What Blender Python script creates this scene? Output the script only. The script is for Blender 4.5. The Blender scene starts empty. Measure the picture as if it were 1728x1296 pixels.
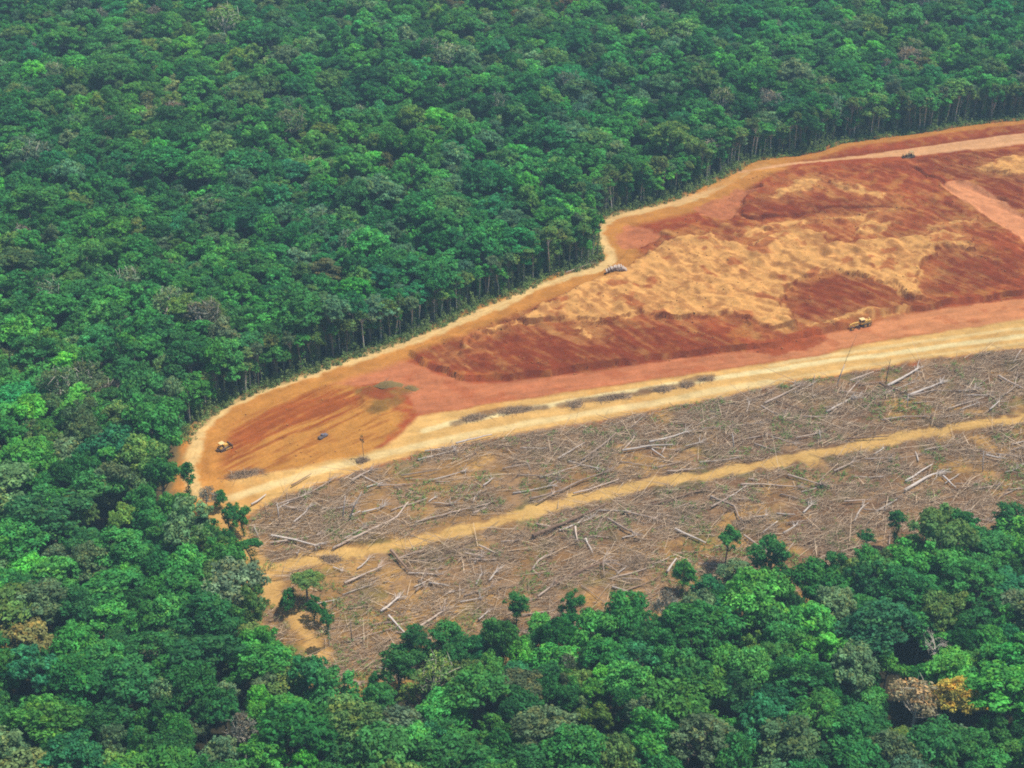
import bpy, math, random, time
import numpy as np
from math import sin, cos, radians, pi

T0 = time.time()
R = random.Random(7)
NR = np.random.default_rng(7)
scene = bpy.context.scene
COL = scene.collection

# ------------------------------------------------------------------ camera
CAM_H, PITCH, FPX = 367.0, radians(31.0), 2880.0     # metres, rad, focal length in photo pixels
cam_d = bpy.data.cameras.new('camera'); cam = bpy.data.objects.new('camera', cam_d); COL.objects.link(cam)
cam_d.sensor_width = 36.0; cam_d.lens = 36.0 * FPX / 1728.0
cam_d.clip_start = 1.0; cam_d.clip_end = 20000.0
cam.location = (0, 0, CAM_H); cam.rotation_euler = (pi / 2 - PITCH, 0, 0)
scene.camera = cam

# ------------------------------------------------------------------ sky, sun, exposure
SUN_EL, SUN_AZ = radians(66.0), radians(80.0)          # azimuth clockwise from +Y
world = bpy.data.worlds.new('World'); scene.world = world; world.use_nodes = True
wn = world.node_tree; wn.nodes.clear()
sky = wn.nodes.new('ShaderNodeTexSky'); sky.sky_type = 'NISHITA'; sky.sun_disc = False
sky.sun_elevation = SUN_EL; sky.sun_rotation = SUN_AZ
bg = wn.nodes.new('ShaderNodeBackground'); bg.inputs['Strength'].default_value = 0.11
wo = wn.nodes.new('ShaderNodeOutputWorld')
wn.links.new(sky.outputs[0], bg.inputs[0]); wn.links.new(bg.outputs[0], wo.inputs[0])
sun_d = bpy.data.lights.new('sun', 'SUN'); sun_d.energy = 4.9; sun_d.angle = radians(0.55); sun_d.color = (1.0, 0.955, 0.88)
sun = bpy.data.objects.new('sun', sun_d); COL.objects.link(sun)
to_sun = (sin(SUN_AZ) * cos(SUN_EL), cos(SUN_AZ) * cos(SUN_EL), sin(SUN_EL))
from mathutils import Vector, Matrix
sun.rotation_euler = Vector(to_sun).to_track_quat('Z', 'Y').to_euler(); sun.location = (0, 600, 900)
vs = scene.view_settings
vs.view_transform = 'Standard'; vs.look = 'None'; vs.exposure = 0.32; vs.gamma = 1.0; vs.use_curve_mapping = False
scene.render.engine = 'CYCLES'
scene.cycles.max_bounces = 7; scene.cycles.diffuse_bounces = 4; scene.cycles.glossy_bounces = 1
scene.cycles.transmission_bounces = 3; scene.cycles.volume_bounces = 0; scene.cycles.transparent_max_bounces = 4
scene.cycles.use_denoising = False
scene.cycles.filter_width = 1.9

# ------------------------------------------------------------------ helpers
CP, SP = cos(PITCH), sin(PITCH)
def at(px, py, z=0.0):
    """photo pixel -> point of the place at height z"""
    cx, cy = (px - 864.0) / FPX, -(py - 648.0) / FPX
    dx, dy, dz = cx, CP + cy * SP, -SP + cy * CP
    t = (CAM_H - z) / -dz
    return (dx * t, dy * t, z)
def pxof(x, y, z=0.0):
    yy = y * CP - (z - CAM_H) * SP; up = y * SP + (z - CAM_H) * CP
    return 864 + FPX * x / yy, 648 - FPX * up / yy
def mpp(x, y, z=0.0):
    return (y * CP - (z - CAM_H) * SP) / FPX
def pts(pix, z=0.0):
    return np.array([at(a, b, z)[:2] for a, b in pix])

def tag(o, label=None, cat=None, group=None, kind=None):
    if label: o['label'] = label
    if cat: o['category'] = cat
    if group: o['group'] = group
    if kind: o['kind'] = kind
    return o
def empty(name, loc=(0, 0, 0), rz=0.0):
    o = bpy.data.objects.new(name, None); COL.objects.link(o)
    o.location = loc; o.rotation_euler = (0, 0, rz); o.empty_display_size = 1.0
    return o
def mesh_np(name, v, f, mats=(), fattr=None, vcol=None, midx=None, smooth=False):
    """v (n,3), f (m,k) with one k"""
    me = bpy.data.meshes.new(name)
    v = np.asarray(v, np.float32); f = np.asarray(f, np.int32)
    k = f.shape[1]
    me.vertices.add(len(v)); me.vertices.foreach_set('co', v.ravel())
    me.loops.add(f.size); me.loops.foreach_set('vertex_index', f.ravel())
    me.polygons.add(len(f)); me.polygons.foreach_set('loop_start', np.arange(0, f.size, k, dtype=np.int32))
    if fattr:
        for nm, arr in fattr.items():
            a = me.attributes.new(nm, 'FLOAT', 'FACE'); a.data.foreach_set('value', np.asarray(arr, np.float32))
    if vcol is not None:
        a = me.attributes.new('soil', 'FLOAT_COLOR', 'POINT')
        c = np.full((len(v), 4), .4, np.float32); c[:, :vcol.shape[1]] = vcol
        a.data.foreach_set('color', c.ravel())
    for m in mats: me.materials.append(m)
    if midx is not None: me.polygons.foreach_set('material_index', np.asarray(midx, np.int32))
    if smooth: me.polygons.foreach_set('use_smooth', np.ones(len(f), bool))
    me.update(calc_edges=True)
    return me
def link(name, me, parent=None):
    o = bpy.data.objects.new(name, me); COL.objects.link(o)
    if parent: o.parent = parent
    return o

class MB:
    """collects quads / tris into one mesh"""
    def __init__(s): s.v = []; s.f = []
    def add(s, v, f):
        b = len(s.v); s.v += [tuple(p) for p in v]; s.f += [tuple(i + b for i in q) for q in f]; return s
    def box(s, c, d, rz=0.0, ry=0.0, taper=1.0):
        m = Matrix.Rotation(rz, 3, 'Z') @ Matrix.Rotation(ry, 3, 'Y')
        vv = []
        for sx, sy, sz in ((-1,-1,-1),(1,-1,-1),(1,1,-1),(-1,1,-1),(-1,-1,1),(1,-1,1),(1,1,1),(-1,1,1)):
            t = taper if sz > 0 else 1.0
            vv.append(Vector(c) + m @ Vector((sx * d[0] / 2 * t, sy * d[1] / 2 * t, sz * d[2] / 2)))
        return s.add(vv, [(0,3,2,1),(4,5,6,7),(0,1,5,4),(1,2,6,5),(2,3,7,6),(3,0,4,7)])
    def prism(s, prof, y0, y1):
        """profile in x,z extruded along y"""
        n = len(prof)
        vv = [(p[0], y0, p[1]) for p in prof] + [(p[0], y1, p[1]) for p in prof]
        ff = [tuple(range(n)), tuple(range(2 * n - 1, n - 1, -1))] + [(i, i + n, (i + 1) % n + n, (i + 1) % n) for i in range(n)]
        return s.add(vv, ff)
    def cyl(s, c, r, h, axis='Y', n=14, r2=None):
        r2 = r if r2 is None else r2
        vv = []
        for k, (o, rr) in enumerate(((-h / 2, r), (h / 2, r2))):
            for i in range(n):
                a = 2 * pi * i / n; u, w = rr * cos(a), rr * sin(a)
                p = {'Y': (u, o, w), 'Z': (u, w, o), 'X': (o, u, w)}[axis]
                vv.append((c[0] + p[0], c[1] + p[1], c[2] + p[2]))
        ff = [tuple(range(n)), tuple(range(2 * n - 1, n - 1, -1))] + [(i, (i + 1) % n, (i + 1) % n + n, i + n) for i in range(n)]
        return s.add(vv, ff)
    def tube(s, path, radii, n=5):
        v, f = tube(path, radii, n); return s.add(v, [tuple(q) for q in f])
    def build(s, name, m, parent=None, bevel=0.0, smooth=False):
        me = bpy.data.meshes.new(name); me.from_pydata(s.v, [], s.f); me.update()
        me.materials.append(m)
        if smooth: me.polygons.foreach_set('use_smooth', np.ones(len(me.polygons), bool))
        o = link(name, me, parent)
        if bevel:
            b = o.modifiers.new('bevel', 'BEVEL'); b.width = bevel; b.segments = 2; b.limit_method = 'ANGLE'
        return o

def tube(path, radii, n=5):
    """tapered tube, all quads (caps closed by collapsing the last ring)"""
    P = np.asarray(path, float); k = len(P)
    d = np.gradient(P, axis=0); d /= np.linalg.norm(d, axis=1)[:, None] + 1e-9
    ref = np.array([0, 0, 1.0]) if abs(d[0, 2]) < 0.9 else np.array([1.0, 0, 0])
    V = []
    ang = np.arange(n) * 2 * pi / n
    for i in range(k):
        u = np.cross(d[i], ref); u /= np.linalg.norm(u) + 1e-9
        w = np.cross(d[i], u)
        V.append(P[i] + radii[i] * (np.cos(ang)[:, None] * u + np.sin(ang)[:, None] * w))
    V = np.vstack(V + [np.repeat(P[:1], 1, 0), np.repeat(P[-1:], 1, 0)])
    F = []
    for i in range(k - 1):
        for j in range(n):
            F.append((i * n + j, i * n + (j + 1) % n, (i + 1) * n + (j + 1) % n, (i + 1) * n + j))
    c0, c1 = k * n, k * n + 1
    for j in range(0, n, 2):
        F.append((c0, (j + 2) % n if j + 2 <= n else 0, (j + 1) % n, j) if j + 1 < n else (c0, 0, j, c0))
        F.append((c1, (k - 1) * n + j, (k - 1) * n + (j + 1) % n, (k - 1) * n + (j + 2) % n) if j + 1 < n else (c1, (k - 1) * n + j, (k - 1) * n, c1))
    F = [q for q in F if len(set(q)) == 4]
    return V, F

# ---- numpy value noise
def _hash(i, j, s):
    h = (i * 374761393 + j * 668265263 + s * 974634773) & 0x7fffffff
    h = ((h ^ (h >> 13)) * 1274126177) & 0x7fffffff
    return ((h ^ (h >> 16)) & 0xffff) / 65535.0
def vnoise(x, y, s=0):
    xi = np.floor(x).astype(np.int64); yi = np.floor(y).astype(np.int64)
    fx, fy = x - xi, y - yi
    fx = fx * fx * (3 - 2 * fx); fy = fy * fy * (3 - 2 * fy)
    a, b = _hash(xi, yi, s), _hash(xi + 1, yi, s); c, d = _hash(xi, yi + 1, s), _hash(xi + 1, yi + 1, s)
    return (a * (1 - fx) + b * fx) * (1 - fy) + (c * (1 - fx) + d * fx) * fy
def fbm(x, y, sc, octv=4, s=0, gain=0.5):
    t, amp, tot = 0.0, 1.0, 0.0
    f = 1.0 / sc
    for o in range(octv):
        ca, sa = cos(o * 1.1 + s), sin(o * 1.1 + s)
        t = t + amp * vnoise((x * ca - y * sa) * f + 13.7 * o, (x * sa + y * ca) * f + 7.1 * o, s + o); tot += amp
        amp *= gain; f *= 2.03
    return t / tot            # 0..1
def sstep(a, b, x):
    t = np.clip((x - a) / (b - a), 0, 1); return t * t * (3 - 2 * t)
def seg_dist(x, y, P, closed=False):
    best = np.full(x.shape, 1e9); bt = np.zeros(x.shape)
    n = len(P); m = n if closed else n - 1
    for i in range(m):
        a, b = P[i], P[(i + 1) % n]
        dx, dy = b - a; L2 = dx * dx + dy * dy + 1e-9
        t = np.clip(((x - a[0]) * dx + (y - a[1]) * dy) / L2, 0, 1)
        d = np.hypot(x - a[0] - t * dx, y - a[1] - t * dy)
        k = d < best; best = np.where(k, d, best); bt = np.where(k, i + t, bt)
    return best, bt
def inside(x, y, P):
    r = np.zeros(x.shape, bool); n = len(P)
    for i in range(n):
        a, b = P[i], P[(i + 1) % n]
        if a[1] == b[1]: continue
        c = ((a[1] > y) != (b[1] > y)) & (x < (b[0] - a[0]) * (y - a[1]) / (b[1] - a[1]) + a[0])
        r ^= c
    return r
def sd(x, y, P):
    """signed distance to polygon, positive inside"""
    d, _ = seg_dist(x, y, P, True)
    return np.where(inside(x, y, P), d, -d)
def sdfast(x, y, P, marg=15.0):
    out = np.full(x.shape, -marg)
    k = (x > P[:, 0].min() - marg) & (x < P[:, 0].max() + marg) & (y > P[:, 1].min() - marg) & (y < P[:, 1].max() + marg)
    if k.any(): out[k] = sd(x[k], y[k], P)
    return out

# ------------------------------------------------------------------ traced layout of the place (photo pixels -> ground)
UPPER = [(1980,160),(1850,184),(1728,203),(1660,209),(1600,218),(1540,227),(1480,234),(1420,243),(1380,257),(1340,264),(1290,270),(1262,277),(1240,290),(1200,311),(1150,333),
         (1100,347),(1050,358),(1015,370),(1003,385),(1008,415),(1016,440),(1000,450),(960,460),(920,474),(880,492),(830,511),(790,528),(740,552),(690,571),
         (640,590),(590,607),(540,623),(490,643),(440,660),(400,676),(360,698),(332,722),(316,748)]
LEFT = [(302,790),(300,850),(320,895),(360,930),(392,950),(408,985),(432,1030),(455,1070),(480,1105),(515,1135),(545,1165)]
BOTTOM = [(590,1172),(640,1160),(700,1145),(800,1118),(900,1104),(1000,1090),(1080,1068),(1160,1048),(1260,1018),(1360,1006),(1440,985),(1500,965),(1600,940),(1728,925),(1980,890)]
CLEAR = pts(UPPER + LEFT + BOTTOM)
UPPER_W, LEFT_W, BOTTOM_W = pts(UPPER), pts([UPPER[-1]] + LEFT), pts([LEFT[-1]] + BOTTOM)
DEBRIS = pts([(1980,545),(1728,588),(1640,598),(1540,611),(1460,625),(1380,638),(1300,653),(1200,675),(1100,693),(1000,713),(900,729),(800,747),(700,767),(620,790),(540,817),
              (470,842),(425,868),(408,905),(440,950)] + LEFT[6:] + BOTTOM)
LOGTRACK = pts([(420,965),(450,966),(520,946),(600,930),(700,914),(800,890),(900,862),(1000,836),(1100,816),(1200,801),(1300,782),(1400,762),(1500,742),(1600,725),(1728,704),(1980,662)])
LEFTTRACK = pts([(385,880),(415,915),(440,960),(465,1005),(495,1045),(530,1085),(550,1105)])
PERIM = pts([(1290,279),(1262,287),(1230,307),(1190,327),(1140,343),(1080,357),(1040,365),(1017,379),(1012,395),(1021,415),(1031,430),(1031,442),(1010,453),(960,466),(900,487),(850,512),
             (800,533),(740,558),(680,580),(600,607),(540,627),(480,647),(430,664),(390,682),(352,705),(335,727),(327,748),(322,800),(330,835)])
UPROAD = pts([(1250,290),(1340,276),(1400,270),(1470,264),(1540,257),(1600,249),(1660,243),(1728,234),(1980,205)])
PAD = pts([(690,600),(720,622),(760,637),(800,644),(870,642),(960,630),(1050,617),(1150,602),(1250,594),(1310,590),(1390,562),(1430,553),(1500,532),(1600,517),(1728,500),(1980,460),
           (1980,215),(1728,245),(1540,268),(1290,285),(1240,330),(1130,380),(1060,420),(1000,470),(900,520),(800,548)])
PADEDGE = PAD[:16]
HAUL = pts([(555,648),(600,622),(680,607),(700,615),(740,632),(790,646),(850,645),(1000,627),(1150,604),(1300,588),(1390,565),(1440,555),(1500,535),(1600,519),(1728,503),(1980,463),(1980,505),(1728,539),
            (1640,554),(1540,566),(1450,581),(1380,599),(1250,619),(1100,641),(950,662),(850,678),(770,692),(705,700),(690,670),(640,648),(590,652)])
PALE = pts([(1980,500),(1728,537),(1640,553),(1540,567),(1450,582),(1380,600),(1250,620),(1100,642),(950,663),(850,679),(770,693),(705,703),(650,755),(590,770),(500,790),(440,800),(380,810),(325,812),(312,850),(345,880),(425,868),
            (470,842),(540,817),(620,790),(700,767),(800,747),(900,729),(1000,713),(1100,693),(1200,675),(1300,653),(1380,638),(1460,625),(1540,611),(1640,598),(1728,588),(1980,545)])
EARTH = pts([(343,806),(330,782),(336,755),(352,726),(382,702),(432,682),(520,646),(560,640),(605,660),(645,682),(690,700),(640,762),(560,782),(480,795),(420,803)])
EARTHRED = pts([(343,806),(333,782),(345,745),(385,708),(450,682),(545,648),(600,664),(610,680),(540,706),(460,738),(410,770),(380,800)])
SPOIL = [pts(p, 1.2) for p in (
    [(770,600),(786,574),(830,556),(880,541),(905,528),(960,490),(1000,477),(1060,452),(1110,420),(1150,404),(1200,400),(1262,416),(1310,398),(1335,390),(1392,398),(1400,418),(1450,412),(1490,402),(1560,400),(1590,390),(1645,406),
     (1640,421),(1585,420),(1556,452),(1547,488),(1562,500),(1530,502),(1500,480),(1480,476),(1440,466),(1400,462),(1352,472),(1322,500),(1320,520),(1347,556),(1300,563),(1228,535),(1150,545),(1082,535),(1030,545),(960,537),(905,549),(870,549),(832,563),(806,575),(783,602)],
    [(980,546),(1002,570),(990,572),(972,553)],
    [(1440,380),(1468,372),(1508,374),(1490,388),(1470,396),(1445,398)],
    [(1566,384),(1590,373),(1648,370),(1652,380),(1600,386),(1570,392)],
    [(1290,336),(1340,306),(1395,296),(1380,308),(1350,322),(1310,334)],
    [(1380,300),(1440,308),(1500,330),(1480,338),(1420,316)],
    [(1640,285),(1690,268),(1740,262),(1760,285),(1700,296),(1660,292)],
    [(1230,402),(1255,386),(1330,376),(1420,366),(1520,352),(1440,372),(1340,384),(1262,398)],
    [(1345,555),(1450,528),(1540,518),(1520,526),(1440,541),(1400,552)])]
SIDEROAD = pts([(1588,311),(1612,304),(1640,309),(1690,337),(1728,364),(1980,520),(1980,600),(1728,408),(1660,362),(1612,330)], 1.0)
PIT1 = pts([(1035,392),(1060,376),(1090,380),(1122,396),(1108,412),(1070,424),(1046,418)])
PIT2 = pts([(1165,352),(1215,332),(1250,318),(1285,322),(1262,332),(1246,344),(1250,366),(1230,374),(1180,366)])
DARKRED = [pts(p, 1.0) for p in ([(860,540),(905,500),(952,488),(935,505),(900,530)], [(700,603),(760,575),(800,562),(770,596),(805,580),(870,552),(960,545),(1080,545),(1180,560),(1260,590),(1000,622),(860,634),(780,632)],
    [(1250,345),(1300,330),(1390,330),(1480,345),(1400,366),(1262,372)], [(1350,472),(1440,470),(1500,490),(1560,505),(1728,470),(1728,430),(1600,430),(1570,470),(1540,520),(1440,540),(1345,550),(1320,520)],
    [(1330,268),(1540,244),(1728,214),(1728,232),(1540,254),(1340,273)], [(1530,262),(1728,250),(1728,360),(1640,300),(1560,285)])]
SPOILHEAP = pts([(600,655),(650,645),(700,648),(706,660),(680,675),(640,700),(610,690)])
WINDROWS = [pts(p) for p in ([(768,714),(800,704),(840,692),(880,689),(918,688)], [(948,684),(985,676),(1040,668),(1090,662)], [(1085,660),(1130,652),(1165,648)], [(1150,646),(1185,636),(1203,634)], [(388,804),(420,796),(440,796)])]

X0, X1, Y0, Y1 = -158.0, 392.0, 394.0, 975.0
GS = 0.85
def furrow(x, y, s):
    """dozer passes: long streaks running down towards the near right, bending a little"""
    wv = (fbm(x, y, 70, 2, 35) - .5) * 30
    u = x * .80 + y * .60 + wv; v = -x * .60 + y * .80
    return fbm(u, v * .09, 1.7, 3, s)
GULLIES = [pts(p, .5) for p in ([(1540,284),(1560,296),(1580,302),(1604,318)], [(1088,380),(1108,388),(1126,400)], [(1636,316),(1668,330),(1700,340)], [(836,546),(868,543),(884,552)], [(1254,318),(1282,316)],
    [(1252,332),(1248,350),(1254,366),(1284,374)], [(1262,372),(1340,366),(1420,352),(1500,348)], [(1020,640),(1080,616),(1150,604)])]
HEAP = pts([(1262,594),(1310,578),(1370,560),(1398,572),(1380,588),(1310,604)])
def height(x, y):
    x = np.asarray(x, float); y = np.asarray(y, float)
    wx = x + (fbm(x, y, 9, 3, 5) - .5) * 5; wy = y + (fbm(x, y, 9, 3, 9) - .5) * 5
    h = np.zeros(x.shape)
    c = sdfast(x, y, CLEAR, 30)
    deb = sdfast(wx, wy, DEBRIS, 15)
    dm = sstep(-1, 4, deb)
    h += dm * ((fbm(x, y, 14, 4, 21) - .5) * 2.2 + (fbm(x, y, 3, 2, 3) - .5) * 0.7)
    tr, _ = seg_dist(x, y, LOGTRACK); h *= sstep(2.5, 6.5, tr)
    # built-up pad above the haul road
    p = sdfast(wx, wy, PAD, 20); pe, _ = seg_dist(x, y, PADEDGE)
    up = sstep(0.0, 1.1, p)
    h += up * (0.5 + 1.9 * np.exp(-pe / 60.0))
    rough = up * sstep(0, 6, p)
    fur = furrow(x, y, 36)
    h += rough * ((fbm(x, y, 26, 4, 31) - .5) * 4.2 + (fbm(x, y, 6, 3, 33, .6) - .5) * 2.2 + (fur - .5) * 1.0)
    for i, S in enumerate(SPOIL):
        s = sdfast(wx, wy, S, 15)
        h += sstep(-0.3, .9, s + (fbm(x, y, 3.5, 3, 47) - .5) * 2.5) * ((1.5 if i == 0 else .5) + np.abs(fbm(x, y, 12, 3, 41 + i) - .5) * 5.0)
    for k, P in enumerate((PIT1, PIT2)):
        h -= 2.0 * sstep(-0.3, 1.6, sdfast(wx, wy, P, 10))
    h -= 1.1 * sstep(0, 1.5, sdfast(wx, wy, SIDEROAD, 10)) * up
    for G in GULLIES:
        gd, _ = seg_dist(wx, wy, G); h -= 1.9 * np.exp(-(gd / 1.1) ** 2) * up
    hp = sstep(-.5, 2.5, sdfast(wx, wy, HEAP, 8)); h += hp * (.6 + 2.2 * np.abs(fbm(x, y, 6, 3, 38) - .5))
    e = sdfast(wx, wy, EARTH, 15)
    _, t = seg_dist(x, y, EARTHCURVE)
    dd, _ = seg_dist(x, y, EARTHCURVE)
    h += sstep(0, 5, e) * (0.9 * (fbm((-x * .55 + y * .83) + 2 * fbm(x, y, 16, 2, 51), (x * .83 + y * .55) * .06, 1.5, 3, 52) - .5) + (fbm(x, y, 12, 3, 53) - .5) * 1.0)
    e2, _ = seg_dist(x, y, EARTHLIP); h -= 1.2 * np.exp(-(e2 / 2.0) ** 2)
    h += 1.6 * sstep(-1, 3, sdfast(wx, wy, SPOILHEAP, 10)) * (0.3 + fbm(x, y, 4, 3, 55))
    # bulldozed bank along the forest edge
    u, _ = seg_dist(x, y, UPPER_W)
    h += 0.9 * np.exp(-((u - 2.5) / 1.6) ** 2) * fbm(x, y, 7, 3, 61) * 1.6
    u2, _ = seg_dist(x, y, UPPER_W[:14])
    h += 1.7 * np.exp(-((u2 - 7) / 4.0) ** 2) * fbm(x, y, 16, 3, 62) + 0.8 * np.exp(-((u2 - 20) / 2.2) ** 2)
    for P in (PERIM, UPROAD):
        d, _ = seg_dist(x, y, P); h *= sstep(1.5, 4.5, d) * 0.85 + 0.15
    pl = sstep(1, 5, sdfast(x, y, PALE, 10)); h *= 1 - 0.85 * pl
    h += pl * ((fbm(x, y, 6, 3, 71) - .5) * 0.35)
    ho = sstep(1, 4, sdfast(x, y, HAUL, 10)) * (1 - up); h *= 1 - 0.8 * ho
    return np.maximum(h * sstep(-9, 0, c) - 0.6 * sstep(0, -8, c), -0.6)
EARTHCURVE = pts([(345,800),(338,770),(352,735),(390,705),(450,680),(540,645),(620,612),(700,585)])
EARTHLIP = pts([(343,806),(336,780),(345,745),(372,716)])
def hz(x, y):
    return float(height(np.array([x]), np.array([y]))[0])

# ------------------------------------------------------------------ materials
def mat(name):
    m = bpy.data.materials.new(name); m.use_nodes = True; n = m.node_tree
    for k in list(n.nodes): n.nodes.remove(k)
    return m, n
def N(n, t, **kw):
    k = n.nodes.new(t)
    for a, v in kw.items():
        if a.startswith('i_'):
            key = a[2:]; key = int(key) if key.isdigit() else key.replace('_', ' ')
            k.inputs[key].default_value = v
        else: setattr(k, a, v)
    return k
def mathn(n, op, a, b=None):
    k = n.nodes.new('ShaderNodeMath'); k.operation = op
    for i, v in enumerate((a, b)):
        if v is None: continue
        if isinstance(v, (int, float)): k.inputs[i].default_value = v
        else: n.links.new(v, k.inputs[i])
    return k.outputs[0]
def vscale(n, col, fac):
    k = n.nodes.new('ShaderNodeVectorMath'); k.operation = 'SCALE'
    n.links.new(col, k.inputs[0])
    if isinstance(fac, (int, float)): k.inputs['Scale'].default_value = fac
    else: n.links.new(fac, k.inputs['Scale'])
    return k.outputs[0]
def soil_mat():
    m, n = mat('soil')
    a = N(n, 'ShaderNodeAttribute', attribute_name='soil')
    g = N(n, 'ShaderNodeNewGeometry')
    n1 = N(n, 'ShaderNodeTexNoise', i_Scale=0.9, i_Detail=6.0, i_Roughness=0.65)
    n2 = N(n, 'ShaderNodeTexNoise', i_Scale=0.12, i_Detail=4.0, i_Roughness=0.6)
    n.links.new(g.outputs['Position'], n1.inputs['Vector']); n.links.new(g.outputs['Position'], n2.inputs['Vector'])
    f = mathn(n, 'MULTIPLY', mathn(n, 'ADD', mathn(n, 'MULTIPLY', n1.outputs['Fac'], 0.75), 0.62), mathn(n, 'ADD', mathn(n, 'MULTIPLY', n2.outputs['Fac'], 0.4), 0.8))
    c = vscale(n, a.outputs['Color'], f)
    b = N(n, 'ShaderNodeBump', i_Strength=0.75, i_Distance=0.6); n.links.new(mathn(n, 'MULTIPLY', n1.outputs['Fac'], a.outputs['Alpha']), b.inputs['Height'])
    d = N(n, 'ShaderNodeBsdfDiffuse', i_Roughness=0.6); n.links.new(c, d.inputs['Color']); n.links.new(b.outputs[0], d.inputs['Normal'])
    o = N(n, 'ShaderNodeOutputMaterial'); n.links.new(d.outputs[0], o.inputs[0])
    return m
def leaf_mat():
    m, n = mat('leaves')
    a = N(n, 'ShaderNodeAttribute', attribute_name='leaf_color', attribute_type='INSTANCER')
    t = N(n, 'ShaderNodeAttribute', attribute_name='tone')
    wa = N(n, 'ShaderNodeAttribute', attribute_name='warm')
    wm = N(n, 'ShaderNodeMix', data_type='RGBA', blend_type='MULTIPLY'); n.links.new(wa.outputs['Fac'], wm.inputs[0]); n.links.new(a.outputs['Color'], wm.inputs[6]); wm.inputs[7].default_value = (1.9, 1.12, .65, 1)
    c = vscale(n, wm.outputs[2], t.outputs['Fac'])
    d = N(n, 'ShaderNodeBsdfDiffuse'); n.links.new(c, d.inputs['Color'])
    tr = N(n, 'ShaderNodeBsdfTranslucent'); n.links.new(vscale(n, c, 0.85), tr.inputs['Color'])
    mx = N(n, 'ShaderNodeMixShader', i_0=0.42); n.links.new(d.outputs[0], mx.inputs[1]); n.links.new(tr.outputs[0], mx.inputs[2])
    gl = N(n, 'ShaderNodeBsdfGlossy', i_Roughness=0.6); gl.inputs['Color'].default_value = (.8, .9, .8, 1)
    m2 = N(n, 'ShaderNodeMixShader', i_0=0.006); n.links.new(mx.outputs[0], m2.inputs[1]); n.links.new(gl.outputs[0], m2.inputs[2])
    o = N(n, 'ShaderNodeOutputMaterial'); n.links.new(m2.outputs[0], o.inputs[0])
    return m
def wood_mat(name, c0, c1, sc=1.5):
    m, n = mat(name)
    oi = N(n, 'ShaderNodeObjectInfo'); tc = N(n, 'ShaderNodeTexCoord')
    no = N(n, 'ShaderNodeTexNoise', i_Scale=sc, i_Detail=4.0); n.links.new(tc.outputs['Object'], no.inputs['Vector'])
    mx = N(n, 'ShaderNodeMix', data_type='RGBA'); mx.inputs[6].default_value = (*c0, 1); mx.inputs[7].default_value = (*c1, 1)
    f = mathn(n, 'ADD', mathn(n, 'MULTIPLY', no.outputs['Fac'], 0.7), mathn(n, 'MULTIPLY', oi.outputs['Random'], 0.55))
    f = mathn(n, 'SUBTRACT', f, 0.12); n.links.new(f, mx.inputs[0])
    d = N(n, 'ShaderNodeBsdfDiffuse', i_Roughness=0.5); n.links.new(mx.outputs[2], d.inputs['Color'])
    b = N(n, 'ShaderNodeBump', i_Strength=0.5, i_Distance=0.08); n.links.new(no.outputs['Fac'], b.inputs['Height']); n.links.new(b.outputs[0], d.inputs['Normal'])
    o = N(n, 'ShaderNodeOutputMaterial'); n.links.new(d.outputs[0], o.inputs[0])
    return m
def tone_mat(name, c0, c1):
    """colour between c0 and c1 by the per-face attribute 'tone'"""
    m, n = mat(name)
    t = N(n, 'ShaderNodeAttribute', attribute_name='tone')
    mx = N(n, 'ShaderNodeMix', data_type='RGBA'); mx.inputs[6].default_value = (*c0, 1); mx.inputs[7].default_value = (*c1, 1)
    n.links.new(t.outputs['Fac'], mx.inputs[0])
    d = N(n, 'ShaderNodeBsdfDiffuse'); n.links.new(mx.outputs[2], d.inputs['Color'])
    o = N(n, 'ShaderNodeOutputMaterial'); n.links.new(d.outputs[0], o.inputs[0])
    return m
def paint_mat(name, c, dust=(0.42, 0.22, 0.10), rough=0.45, metal=0.0, dusty=0.45):
    m, n = mat(name)
    g = N(n, 'ShaderNodeNewGeometry')
    no = N(n, 'ShaderNodeTexNoise', i_Scale=1.7, i_Detail=5.0); n.links.new(g.outputs['Position'], no.inputs['Vector'])
    mx = N(n, 'ShaderNodeMix', data_type='RGBA'); mx.inputs[6].default_value = (*c, 1); mx.inputs[7].default_value = (*dust, 1)
    n.links.new(mathn(n, 'MULTIPLY', no.outputs['Fac'], dusty), mx.inputs[0])
    p = N(n, 'ShaderNodeBsdfPrincipled', i_Roughness=rough, i_Metallic=metal); n.links.new(mx.outputs[2], p.inputs['Base Color'])
    o = N(n, 'ShaderNodeOutputMaterial'); n.links.new(p.outputs[0], o.inputs[0])
    return m
M_SOIL, M_LEAF = soil_mat(), leaf_mat()
M_BARK = wood_mat('bark', (0.10, 0.075, 0.055), (0.26, 0.22, 0.17), 0.8)
M_PALEBARK = wood_mat('pale_bark', (0.44, 0.38, 0.30), (0.80, 0.72, 0.60), 0.8)
M_LOG = wood_mat('weathered_wood', (0.20, 0.135, 0.095), (0.66, 0.52, 0.41), 0.6)
M_LOGDARK = wood_mat('brown_wood', (0.12, 0.07, 0.045), (0.42, 0.28, 0.19), 0.6)
M_WHITEWOOD = wood_mat('bleached_wood', (0.40, 0.33, 0.27), (0.70, 0.61, 0.53), 0.6)
M_LITTER = tone_mat('slash_twigs', (0.125, 0.070, 0.038), (0.76, 0.57, 0.38))
M_BRUSH = tone_mat('brushwood', (0.14, 0.088, 0.052), (0.56, 0.41, 0.27))
M_CLOD = tone_mat('clods', (0.30, 0.085, 0.025), (0.60, 0.34, 0.10))
M_WEED = tone_mat('weed_leaves', (0.06, 0.15, 0.035), (0.20, 0.31, 0.07))
M_YELLOW = paint_mat('machine_yellow', (0.72, 0.42, 0.06))
M_CREAM = paint_mat('pale_cab_paint', (0.78, 0.54, 0.22), dusty=0.35)
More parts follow.
